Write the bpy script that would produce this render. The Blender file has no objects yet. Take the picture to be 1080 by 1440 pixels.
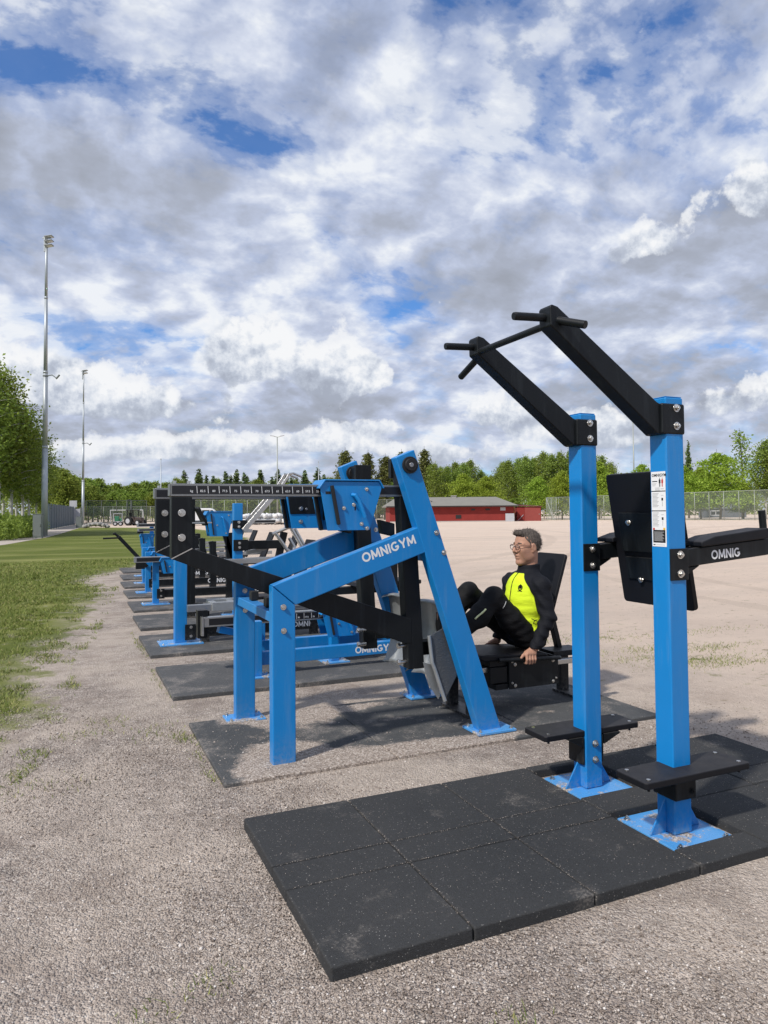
import bpy, bmesh, math, random
import numpy as np
from mathutils import Vector, Matrix, Euler
random.seed(7)
SC = bpy.context.scene
COL = SC.collection
R = math.radians

# ------------------------------------------------------------------ objects, tags
def put(o, parent=None):
    COL.objects.link(o)
    if parent is not None:
        o.parent = parent
    return o

def tag(o, label=None, cat=None, group=None, kind=None):
    if label: o['label'] = label
    if cat: o['category'] = cat
    if group: o['group'] = group
    if kind: o['kind'] = kind
    return o

def thing(name, label, cat, loc=(0, 0, 0), rz=0, group=None):
    o = bpy.data.objects.new(name, None)
    o.empty_display_size = .2
    put(o)
    o.location = loc
    o.rotation_euler = (0, 0, rz)
    return tag(o, label, cat, group)

def copy_tree(o, parent=None):
    c = o.copy()
    COL.objects.link(c)
    c.parent = parent
    for ch in list(o.children):
        copy_tree(ch, c)
    return c

# ------------------------------------------------------------------ mesh builder
class MB:
    def __init__(s):
        s.v = []; s.f = []; s.m = []; s.mats = []
    def mi(s, mat):
        if mat not in s.mats: s.mats.append(mat)
        return s.mats.index(mat)
    def add(s, vs, fs, mat=None):
        b = len(s.v); k = s.mi(mat)
        s.v += [tuple(p) for p in vs]
        s.f += [tuple(i + b for i in f) for f in fs]
        s.m += [k] * len(fs)
        return s
    def hexa(s, c8, mat=None):
        return s.add(c8, [(0, 3, 2, 1), (4, 5, 6, 7), (0, 1, 5, 4), (1, 2, 6, 5), (2, 3, 7, 6), (3, 0, 4, 7)], mat)
    def box(s, lo, hi, mat=None):
        x0, y0, z0 = lo; x1, y1, z1 = hi
        return s.hexa([(x0, y0, z0), (x1, y0, z0), (x1, y1, z0), (x0, y1, z0), (x0, y0, z1), (x1, y0, z1), (x1, y1, z1), (x0, y1, z1)], mat)
    def beam(s, p0, p1, w, h, up=(0, 0, 1), mat=None):
        """box-section bar, w across, h along 'up'"""
        p0 = Vector(p0); p1 = Vector(p1); d = (p1 - p0).normalized(); up = Vector(up)
        a = d.cross(up)
        if a.length < 1e-4: a = d.cross(Vector((1, 0, 0)))
        a.normalize(); b = a.cross(d)
        a = a * w / 2; b = b * h / 2
        return s.hexa([p0 - a - b, p0 + a - b, p0 + a + b, p0 - a + b, p1 - a - b, p1 + a - b, p1 + a + b, p1 - a + b], mat)
    def prism(s, poly, y0, y1, mat=None):
        """polygon given in (x, z), extruded from y0 to y1"""
        n = len(poly)
        A = sum(poly[i][0] * poly[(i + 1) % n][1] - poly[(i + 1) % n][0] * poly[i][1] for i in range(n))
        if A < 0: poly = poly[::-1]
        vs = [(x, y0, z) for x, z in poly] + [(x, y1, z) for x, z in poly]
        fs = [tuple(range(n)), tuple(range(2 * n - 1, n - 1, -1))]
        fs += [(i, i + n, (i + 1) % n + n, (i + 1) % n) for i in range(n)]
        return s.add(vs, fs, mat)
    def prismz(s, poly, z0, z1, mat=None):
        n = len(poly)
        A = sum(poly[i][0] * poly[(i + 1) % n][1] - poly[(i + 1) % n][0] * poly[i][1] for i in range(n))
        if A < 0: poly = poly[::-1]
        vs = [(x, y, z0) for x, y in poly] + [(x, y, z1) for x, y in poly]
        fs = [tuple(range(n - 1, -1, -1)), tuple(range(n, 2 * n))]
        fs += [(i, (i + 1) % n, (i + 1) % n + n, i + n) for i in range(n)]
        return s.add(vs, fs, mat)
    def tube(s, pts, r, n=12, mat=None, r1=None, cap=True):
        """round bar along a polyline; r may taper to r1"""
        P = [Vector(p) for p in pts]; k = len(P); vs = []
        ref = None
        for i in range(k):
            d = ((P[min(i + 1, k - 1)] - P[max(i - 1, 0)])).normalized()
            if ref is None:
                ref = d.cross(Vector((0, 0, 1)))
                if ref.length < 1e-3: ref = d.cross(Vector((1, 0, 0)))
            ref = (ref - d * ref.dot(d)).normalized()
            b = d.cross(ref)
            rr = r if r1 is None else r + (r1 - r) * i / (k - 1)
            for j in range(n):
                t = 2 * math.pi * j / n
                vs.append(P[i] + ref * (rr * math.cos(t)) + b * (rr * math.sin(t)))
        fs = [(i * n + j, i * n + (j + 1) % n, (i + 1) * n + (j + 1) % n, (i + 1) * n + j) for i in range(k - 1) for j in range(n)]
        if cap:
            fs += [tuple(range(n - 1, -1, -1)), tuple(range((k - 1) * n, k * n))]
        return s.add(vs, fs, mat)
    def hexbolt(s, c, d, r=.012, h=.01, mat=None, n=6):
        """washer and hexagon head at c pointing along d"""
        c = Vector(c); d = Vector(d).normalized()
        s.tube([c - d * .001, c + d * h * .25], r * 1.35, 14, mat)
        s.tube([c + d * h * .2, c + d * h * .85, c + d * h], r, n, mat, r1=r * .9)
        return s.tube([c + d * h * .9, c + d * h * 1.45], r * .5, 8, mat)
    def build(s, name, mat=None, parent=None, bevel=0, seg=2, smooth=False, loc=None):
        me = bpy.data.meshes.new(name)
        me.from_pydata(s.v, [], s.f)
        for mm in s.mats:
            me.materials.append(mm if mm is not None else mat)
        me.polygons.foreach_set('material_index', s.m)
        me.update()
        if bevel or smooth:
            me.polygons.foreach_set('use_smooth', [True] * len(me.polygons))
        o = bpy.data.objects.new(name, me)
        put(o, parent)
        if loc: o.location = loc
        if bevel:
            b = o.modifiers.new('edge', 'BEVEL')
            b.width = bevel; b.segments = seg; b.limit_method = 'ANGLE'; b.angle_limit = R(35)
            b.harden_normals = True
        return o

def shift(o, parent):
    """give a part built in world coordinates to a thing that stands elsewhere"""
    o.parent = parent
    return o

# ------------------------------------------------------------------ materials
def new_mat(name):
    m = bpy.data.materials.new(name); m.use_nodes = True
    nt = m.node_tree
    return m, nt, nt.nodes, nt.links, nt.nodes['Principled BSDF']

def N(nt, t, **k):
    n = nt.nodes.new(t)
    for a, b in k.items():
        if a == 'inp':
            for i, v in b.items(): n.inputs[i].default_value = v
        else: setattr(n, a, b)
    return n

def coords(nt, kind='Object', scale=None):
    tc = N(nt, 'ShaderNodeTexCoord')
    if kind == 'World':
        g = N(nt, 'ShaderNodeNewGeometry'); return g.outputs['Position']
    return tc.outputs[kind]

def noise(nt, vec, scale, detail=4, rough=.55, w=None):
    n = N(nt, 'ShaderNodeTexNoise')
    n.inputs['Scale'].default_value = scale; n.inputs['Detail'].default_value = detail; n.inputs['Roughness'].default_value = rough
    nt.links.new(vec, n.inputs['Vector'])
    return n.outputs['Fac']

def ramp(nt, fac, stops, mode='LINEAR'):
    r = N(nt, 'ShaderNodeValToRGB'); cr = r.color_ramp; cr.interpolation = mode
    while len(cr.elements) < len(stops): cr.elements.new(.5)
    for e, (p, c) in zip(cr.elements, stops):
        e.position = p; e.color = (c[0], c[1], c[2], 1) if not isinstance(c, (int, float)) else (c, c, c, 1)
    nt.links.new(fac, r.inputs['Fac'])
    return r.outputs['Color']

def mix(nt, fac, a, b, mode='MIX'):
    m = N(nt, 'ShaderNodeMix', data_type='RGBA', blend_type=mode)
    for i, v in ((0, fac), (6, a), (7, b)):
        if hasattr(v, 'is_linked') or isinstance(v, bpy.types.NodeSocket): nt.links.new(v, m.inputs[i])
        elif i == 0: m.inputs[0].default_value = v
        else: m.inputs[i].default_value = (*v, 1)
    return m.outputs[2]

def mth(nt, op, a, b=None, c=None, clamp=False):
    m = N(nt, 'ShaderNodeMath', operation=op, use_clamp=clamp)
    for i, v in enumerate((a, b, c)):
        if v is None: continue
        if isinstance(v, bpy.types.NodeSocket): nt.links.new(v, m.inputs[i])
        else: m.inputs[i].default_value = v
    return m.outputs[0]

def bump(nt, height, bsdf, strength=.3, dist=.01):
    b = N(nt, 'ShaderNodeBump'); b.inputs['Strength'].default_value = strength; b.inputs['Distance'].default_value = dist
    nt.links.new(height, b.inputs['Height']); nt.links.new(b.outputs['Normal'], bsdf.inputs['Normal'])

def paint(name, col, rough=.4, metal=0, var=.12, grain=0.0, scale=6, dust=0, dustcol=(.38, .33, .29), spec=.5, wear=0):
    """painted or bare metal, plastic, cloth: base colour with slight uneven wear, optional dust on faces that look up"""
    m, nt, ns, lk, b = new_mat(name)
    p = coords(nt, 'World')
    f = noise(nt, p, scale, 5)
    c = mix(nt, f, tuple(x * (1 - var) for x in col), tuple(min(1, x * (1 + var)) for x in col))
    if dust:
        g = N(nt, 'ShaderNodeNewGeometry'); s = N(nt, 'ShaderNodeSeparateXYZ'); lk.new(g.outputs['Normal'], s.inputs[0])
        up = mth(nt, 'MULTIPLY', mth(nt, 'POWER', mth(nt, 'MAXIMUM', s.outputs[2], 0), 3), dust)
        f2 = noise(nt, p, scale * 3, 6, .7)
        k = mth(nt, 'MULTIPLY', up, mth(nt, 'MULTIPLY', f2, 1.6), clamp=True)
        c = mix(nt, k, c, dustcol)
    if wear:
        # grit splashed on the lowest part, pale chips and rubbed streaks
        sp = N(nt, 'ShaderNodeSeparateXYZ'); lk.new(p, sp.inputs[0])
        lowz = ramp(nt, sp.outputs[2], [(.02, .40), (.07, .14), (.2, 0.0)])
        c = mix(nt, mth(nt, 'MULTIPLY', lowz, ramp(nt, noise(nt, p, 45, 6, .75), [(.42, 0.0), (.62, 1.0)])), c, (.36, .33, .29))
        ch = ramp(nt, noise(nt, p, 34, 5, .8), [(.735, 0.0), (.75, wear)]); c = mix(nt, ch, c, (.42, .47, .50))
        st = N(nt, 'ShaderNodeMapping'); st.inputs['Scale'].default_value = (22, 22, 2.2); lk.new(p, st.inputs[0])
        c = mix(nt, ramp(nt, noise(nt, st.outputs[0], 1.0, 6, .7), [(.52, 0.0), (.72, .16 * wear)]), c, (.30, .36, .40))
    lk.new(c, b.inputs['Base Color'])
    b.inputs['Specular IOR Level'].default_value = spec
    b.inputs['Metallic'].default_value = metal
    b.inputs['Specular IOR Level'].default_value = spec
    rr = noise(nt, p, scale * 2.3, 4)
    lk.new(mth(nt, 'ADD', mth(nt, 'MULTIPLY', rr, .18), rough - .09), b.inputs['Roughness'])
    if grain:
        bump(nt, noise(nt, p, 400, 2), b, grain, .002)
    return m

M = {}
M['blue'] = paint('blue_powder_coat', (.004, .205, .545), .36, var=.07, grain=.06, dust=.10, wear=.8)
M['black'] = paint('black_powder_coat', (.005, .0065, .008), .46, var=.15, grain=.12, dust=.08, spec=.28, wear=.2)
M['pad'] = paint('black_plastic_board', (.006, .0065, .009), .55, var=.15, grain=.15, dust=.06, spec=.25)
M['steel'] = paint('bright_bolt_steel', (.62, .60, .56), .28, metal=1, var=.15, scale=40)
M['inox'] = paint('brushed_stainless', (.55, .54, .51), .36, metal=1, var=.12, scale=12)
M['galv'] = paint('galvanised_plate', (.40, .42, .425), .50, metal=.75, var=.22, scale=18, dust=.2)
M['white'] = paint('white_print', (.78, .78, .78), .5, var=.03)
M['rubber'] = paint('black_bushing_rubber', (.010, .010, .011), .6, var=.1)
M['anod'] = paint('anodised_rail', (.30, .30, .29), .4, metal=.85, var=.1, scale=10)
M['label'] = paint('dark_scale_label', (.010, .010, .012), .35, var=.05)
# ------------------------------------------------------------------ camera
YAW, PITCH, ROLL, CZ, FPX = .4159, .0339, -.0085, 1.408, 1013.05
def axes():
    cy, sy = math.cos(YAW), math.sin(YAW)
    w = lambda v: Vector((v[0] * cy + v[1] * sy, -v[0] * sy + v[1] * cy, v[2]))
    F = Vector((0, math.cos(PITCH), math.sin(PITCH))); U = Vector((0, -math.sin(PITCH), math.cos(PITCH))); X = Vector((1, 0, 0))
    c, s = math.cos(ROLL), math.sin(ROLL)
    return w(c * X + s * U), w(-s * X + c * U), w(F)
CR, CU, CF = axes()
cam_d = bpy.data.cameras.new('camera'); cam = bpy.data.objects.new('camera', cam_d); COL.objects.link(cam)
cam.matrix_world = Matrix(((CR.x, CU.x, -CF.x, 0), (CR.y, CU.y, -CF.y, 0), (CR.z, CU.z, -CF.z, CZ), (0, 0, 0, 1)))
cam_d.sensor_fit = 'VERTICAL'; cam_d.sensor_height = 36; cam_d.sensor_width = 27
cam_d.lens = 36 * FPX / 1440; cam_d.shift_y = -(720 - 685.39) / 1440
cam_d.clip_start = .05; cam_d.clip_end = 4000
SC.camera = cam
GF = Vector((math.sin(YAW), math.cos(YAW), 0)); GR = Vector((math.cos(YAW), -math.sin(YAW), 0))
def far(px, d, z=0):
    """ground point d metres out, in the direction of photo column px"""
    p = GF * d + GR * (d * (px - 540) / FPX)
    return Vector((p.x, p.y, z))

# ------------------------------------------------------------------ daylight
SUN_AZ = Vector((-.92, -.39, 0)).normalized(); SUN_EL = R(46)
tosun = Vector((SUN_AZ.x * math.cos(SUN_EL), SUN_AZ.y * math.cos(SUN_EL), math.sin(SUN_EL)))
sd = bpy.data.lights.new('sun', 'SUN'); sd.energy = 4.0; sd.angle = R(2.6); sd.color = (1, .945, .87)
so = bpy.data.objects.new('sun', sd); COL.objects.link(so)
so.rotation_euler = (-tosun).to_track_quat('-Z', 'Y').to_euler(); so.location = (-20, -10, 30)

W = bpy.data.worlds.new('World'); SC.world = W; W.use_nodes = True
nt = W.node_tree; lk = nt.links
bg = nt.nodes['Background']; bg.inputs['Strength'].default_value = .1
sky = N(nt, 'ShaderNodeTexSky', sky_type='NISHITA'); sky.sun_disc = False
sky.sun_elevation = SUN_EL; sky.sun_rotation = math.atan2(tosun.x, tosun.y)
sky.air_density = 1.0; sky.dust_density = .6; sky.ozone_density = 2.5
tc = N(nt, 'ShaderNodeTexCoord'); D = tc.outputs['Generated']
sep = N(nt, 'ShaderNodeSeparateXYZ'); lk.new(D, sep.inputs[0])
# position on a flat cloud deck seen from below
zz = mth(nt, 'ADD', mth(nt, 'MAXIMUM', sep.outputs[2], 0.0), .36)
cmb = N(nt, 'ShaderNodeCombineXYZ')
lk.new(mth(nt, 'DIVIDE', sep.outputs[0], zz), cmb.inputs[0]); lk.new(mth(nt, 'DIVIDE', sep.outputs[1], zz), cmb.inputs[1])
P = cmb.outputs[0]
def voff(vec, off, sc=(1, 1, 1), rz=0):
    m = N(nt, 'ShaderNodeMapping'); m.inputs['Location'].default_value = off; m.inputs['Scale'].default_value = sc
    m.inputs['Rotation'].default_value = (0, 0, rz); lk.new(vec, m.inputs[0]); return m.outputs[0]
def pixdir(px, py):
    d = CR * ((px - 540) / FPX) + CU * ((685.39 - py) / FPX) + CF
    return d.normalized()
def blob(px, py, rad, amp, sx=1.0):
    """one patch of more (or less) cloud in a direction of the sky, rad in degrees; sx stretches it level with the horizon"""
    d = pixdir(px, py)
    h = Vector((d.y, -d.x, 0)).normalized(); v = h.cross(d)
    k = 1 / math.tan(R(rad))
    def dot(vec, s):
        n = N(nt, 'ShaderNodeVectorMath', operation='DOT_PRODUCT'); lk.new(D, n.inputs[0]); n.inputs[1].default_value = vec
        return mth(nt, 'MULTIPLY', n.outputs['Value'], s)
    a = dot(h, k / sx); b = dot(v, k)
    q = mth(nt, 'ADD', mth(nt, 'MULTIPLY', a, a), mth(nt, 'MULTIPLY', b, b))
    g = mth(nt, 'EXPONENT', mth(nt, 'MULTIPLY', q, -1.0))
    n = N(nt, 'ShaderNodeVectorMath', operation='DOT_PRODUCT'); lk.new(D, n.inputs[0]); n.inputs[1].default_value = d
    g = mth(nt, 'MULTIPLY', g, mth(nt, 'GREATER_THAN', n.outputs['Value'], 0))
    return mth(nt, 'MULTIPLY', g, amp)
def total(lst):
    s = lst[0]
    for x in lst[1:]: s = mth(nt, 'ADD', s, x)
    return s
warp = N(nt, 'ShaderNodeTexNoise'); warp.inputs['Scale'].default_value = 1.3; warp.inputs['Detail'].default_value = 4
lk.new(P, warp.inputs['Vector'])
wv = N(nt, 'ShaderNodeVectorMath', operation='SCALE'); wv.inputs['Scale'].default_value = .16
ws = N(nt, 'ShaderNodeVectorMath', operation='SUBTRACT'); lk.new(warp.outputs['Color'], ws.inputs[0]); ws.inputs[1].default_value = (.5, .5, .5)
lk.new(ws.outputs[0], wv.inputs[0])
wa = N(nt, 'ShaderNodeVectorMath', operation='ADD'); lk.new(P, wa.inputs[0]); lk.new(wv.outputs[0], wa.inputs[1])
PW = wa.outputs[0]
def lobes(off):
    """billowing cloud heaps: soft noise with rounded cells on top"""
    a = noise(nt, voff(PW, off), 2.3, 7, .60)
    b = mth(nt, 'ABSOLUTE', mth(nt, 'SUBTRACT', noise(nt, voff(PW, (off[0] + 4, off[1] - 3, 1)), 5.0, 5, .52), .5))
    return mth(nt, 'ADD', a, mth(nt, 'MULTIPLY', b, .75))
big = lobes((3.1, 7.7, 0))                                                  # where the deck is thick
fine = noise(nt, voff(PW, (1.3, 2.2, 5), (1.0, 1.5, 1), .5), 10.0, 7, .64)    # ragged high fleece
cover_bias = total([
    blob(235, 150, 3.0, -.16, 3.0), blob(370, 205, 1.8, -.19, 2.6), blob(15, 95, 2.2, -.19, 1.4), blob(330, 80, 5, .06, 2.4),
    blob(620, 15, 3.0, -.09, 3.2), blob(170, 25, 2.4, -.09, 3.0), blob(1000, 15, 2.6, -.07, 2.4), blob(180, 495, 2.6, -.19, 3.4),
    blob(130, 325, 2.6, -.09, 2.2), blob(290, 475, 1.6, -.10, 3.0), blob(570, 440, 2.0, -.09, 1.8), blob(820, 140, 3.4, -.06, 2.6), blob(700, 120, 2.4, -.06, 2),
    blob(810, 390, 2.0, -.06, 1.0), blob(520, 300, 8, .04, 2.2), blob(950, 380, 7, .08, 1.6), blob(60, 260, 5, .12, 1.4),
    blob(420, 505, 3.4, .20, 1.9), blob(90, 545, 3.4, .14, 2.2), blob(400, 600, 5, .08, 6)])
cov = mth(nt, 'ADD', mth(nt, 'ADD', mth(nt, 'MULTIPLY', big, .72), mth(nt, 'MULTIPLY', fine, .34)), mth(nt, 'ADD', cover_bias, -.02))
alpha_c = ramp(nt, cov, [(.36, .04), (.43, .38), (.50, .78), (.60, 1.0)], 'EASE')
# lit side toward the sun, shaded side away from it; thick middles go grey
big2 = lobes((3.1 - .06 * SUN_AZ.x, 7.7 - .06 * SUN_AZ.y, 0))
lit = mth(nt, 'SUBTRACT', big, big2)
low = noise(nt, voff(PW, (9, 4, 2)), 3.2, 6, .58)
grey_bias = total([
    blob(520, 290, 8, -.02, 2.4), blob(30, 240, 4.5, .20, 1.4), blob(960, 400, 6.0, .20, 1.7), blob(640, 330, 4.0, .06, 1.6), blob(420, 330, 5, .02, 2),
    blob(420, 580, 2.2, .26, 3.6), blob(120, 580, 2.0, .26, 3.0), blob(740, 560, 3, .14, 3.0), blob(480, 565, 1.2, .20, 2.6),
    blob(365, 488, 2.6, -.42, 1.7), blob(500, 520, 1.8, -.34, 1.4), blob(1070, 240, 2.6, -.40, 1.0), blob(890, 320, 1.6, -.30, 1.8), blob(250, 635, 2.0, -.16, 5.0), blob(600, 620, 2.0, -.16, 5.0),
    blob(50, 500, 2.2, -.32, 1.6), blob(230, 70, 6, -.16, 2), blob(730, 170, 8, -.16, 2), blob(60, 420, 4, -.14, 2), blob(250, 430, 3, -.08, 2), blob(700, 470, 3, -.12, 2), blob(640, 560, 2, -.14, 2)])
g = mth(nt, 'ADD', mth(nt, 'MULTIPLY', mth(nt, 'SUBTRACT', cov, .52), 1.0), mth(nt, 'ADD', mth(nt, 'MULTIPLY', mth(nt, 'SUBTRACT', low, .5), 1.5), grey_bias))
g = mth(nt, 'ADD', mth(nt, 'SUBTRACT', g, mth(nt, 'MULTIPLY', lit, 2.6)), .34)
ccol = ramp(nt, g, [(0.0, (8.6, 8.9, 9.4)), (.16, (6.9, 7.4, 8.6)), (.38, (5.1, 5.7, 7.3)), (.66, (4.1, 4.5, 5.5)), (1.0, (3.5, 3.8, 4.5))], 'LINEAR')
# the blue between them
gain = N(nt, 'ShaderNodeMix', data_type='RGBA', blend_type='MULTIPLY'); gain.inputs[0].default_value = 1
lk.new(sky.outputs[0], gain.inputs[6]); gain.inputs[7].default_value = (.62, 1.05, 1.55, 1)
final = mix(nt, alpha_c, gain.outputs[2], ccol)
# separate heaped clouds low in the sky: flat grey foot, bright knobbly crown
n3 = noise(nt, D, 13, 7, .60); n3b = noise(nt, voff(D, (-.012 * tosun.x, -.012 * tosun.y, -.012 * tosun.z)), 13, 7, .60)
def heap(px, py, rx, ry, amp=1.0):
    d = pixdir(px, py); h = Vector((d.y, -d.x, 0)).normalized(); v = h.cross(d); v = v if v.z > 0 else -v
    def dot(vec, s):
        n = N(nt, 'ShaderNodeVectorMath', operation='DOT_PRODUCT'); lk.new(D, n.inputs[0]); n.inputs[1].default_value = vec
        return mth(nt, 'MULTIPLY', n.outputs['Value'], s)
    a = dot(h, 1 / math.tan(R(rx))); b = dot(v, 1 / math.tan(R(ry)))
    bb = mth(nt, 'MULTIPLY', b, mth(nt, 'ADD', 1.0, mth(nt, 'MULTIPLY', mth(nt, 'LESS_THAN', b, 0), .7)))
    q = mth(nt, 'MULTIPLY', mth(nt, 'EXPONENT', mth(nt, 'MULTIPLY', mth(nt, 'ADD', mth(nt, 'MULTIPLY', a, a), mth(nt, 'MULTIPLY', bb, bb)), -1.0)), amp)
    n = N(nt, 'ShaderNodeVectorMath', operation='DOT_PRODUCT'); lk.new(D, n.inputs[0]); n.inputs[1].default_value = d
    q = mth(nt, 'MULTIPLY', q, mth(nt, 'GREATER_THAN', n.outputs['Value'], .2))
    return q, mth(nt, 'MULTIPLY', q, b)
HP = [heap(360, 505, 4.2, 2.9, 1.25), heap(485, 535, 3.4, 2.3, 1.15), heap(90, 560, 5.0, 2.2, .85), heap(30, 520, 3.0, 2.4, .8), heap(200, 570, 3.6, 1.6, .7), heap(690, 580, 4.2, 2.0, .7), heap(250, 632, 6.0, 1.2, .75), heap(440, 625, 6.0, 1.2, .7),
      heap(620, 640, 5.0, 1.1, .7), heap(830, 610, 6.0, 1.8, .65), heap(1050, 560, 4.5, 2.2, .7), heap(110, 640, 4.5, 1.0, .75), heap(1065, 265, 3.0, 3.4, .8), heap(900, 345, 3.6, 2.0, .6), heap(540, 600, 3.4, 1.2, .6)]
qs = total([x[0] for x in HP]); qb = total([x[1] for x in HP])
hm = ramp(nt, mth(nt, 'ADD', qs, mth(nt, 'MULTIPLY', mth(nt, 'SUBTRACT', n3, .5), 1.9)), [(.36, 0.0), (.46, .75), (.62, 1.0)])
hs = mth(nt, 'ADD', mth(nt, 'MULTIPLY', mth(nt, 'DIVIDE', qb, mth(nt, 'MAXIMUM', qs, .05)), .42), mth(nt, 'ADD', .50, mth(nt, 'ADD', mth(nt, 'MULTIPLY', mth(nt, 'SUBTRACT', n3, n3b), 3.4), mth(nt, 'MULTIPLY', mth(nt, 'SUBTRACT', n3, .5), -.7))))
hcol = ramp(nt, hs, [(.10, (3.9, 4.3, 5.2)), (.36, (5.2, 5.7, 6.7)), (.58, (7.4, 7.8, 8.5)), (.80, (9.2, 9.3, 9.5))])
final = mix(nt, hm, final, hcol)
# towards the horizon the deck closes into a pale bank
hz = ramp(nt, sep.outputs[2], [(0.0, 1.0), (.05, .55), (.14, 0.0)])
final = mix(nt, mth(nt, 'MULTIPLY', hz, .35), final, (6.0, 6.5, 7.4))
lk.new(final, bg.inputs['Color'])
SC.view_settings.view_transform = 'Standard'; SC.view_settings.look = 'None'
SC.view_settings.exposure = 0; SC.view_settings.gamma = 1
SC.render.engine = 'CYCLES'
SC.cycles.use_denoising = True
SC.cycles.max_bounces = 6; SC.cycles.transparent_max_bounces = 24; SC.cycles.caustics_reflective = False; SC.cycles.caustics_refractive = False

# ------------------------------------------------------------------ ground
def curve_x_of_y(nt, y, pts):
    """x of a boundary line for a given y (0..100 m)"""
    c = N(nt, 'ShaderNodeFloatCurve'); cm = c.mapping; cu = cm.curves[0]
    cm.use_clip = False
    xs = [(p[0] / 100, (p[1] + 20) / 60) for p in pts]
    cu.points[0].location = xs[0]; cu.points[1].location = xs[-1]
    for q in xs[1:-1]: cu.points.new(*q)
    for q in cu.points: q.handle_type = 'VECTOR'
    cm.update()
    lk = nt.links
    c.inputs['Factor'].default_value = 1
    lk.new(mth(nt, 'DIVIDE', y, 100), c.inputs['Value'])
    return mth(nt, 'SUBTRACT', mth(nt, 'MULTIPLY', c.outputs[0], 60), 20)
LAWN_EDGE = [(0, -2.2), (3, -.9), (4.65, -.34), (5.2, -.22), (6, .0), (6.6, -.16), (7.4, -.2), (8.85, .08), (10.6, .27), (12.5, .5), (14.3, .76), (15.8, .55), (17.0, .45), (18.2, .85), (19.8, 1.5), (22.3, 2.5), (28, 5.6), (40, 9.5), (60, 11), (74, 10.5), (82, 4), (100, -8)]
def lawn_edge(y):
    for (a, xa), (b, xb) in zip(LAWN_EDGE, LAWN_EDGE[1:]):
        if a <= y <= b: return xa + (xb - xa) * (y - a) / (b - a)
    return -20

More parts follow.
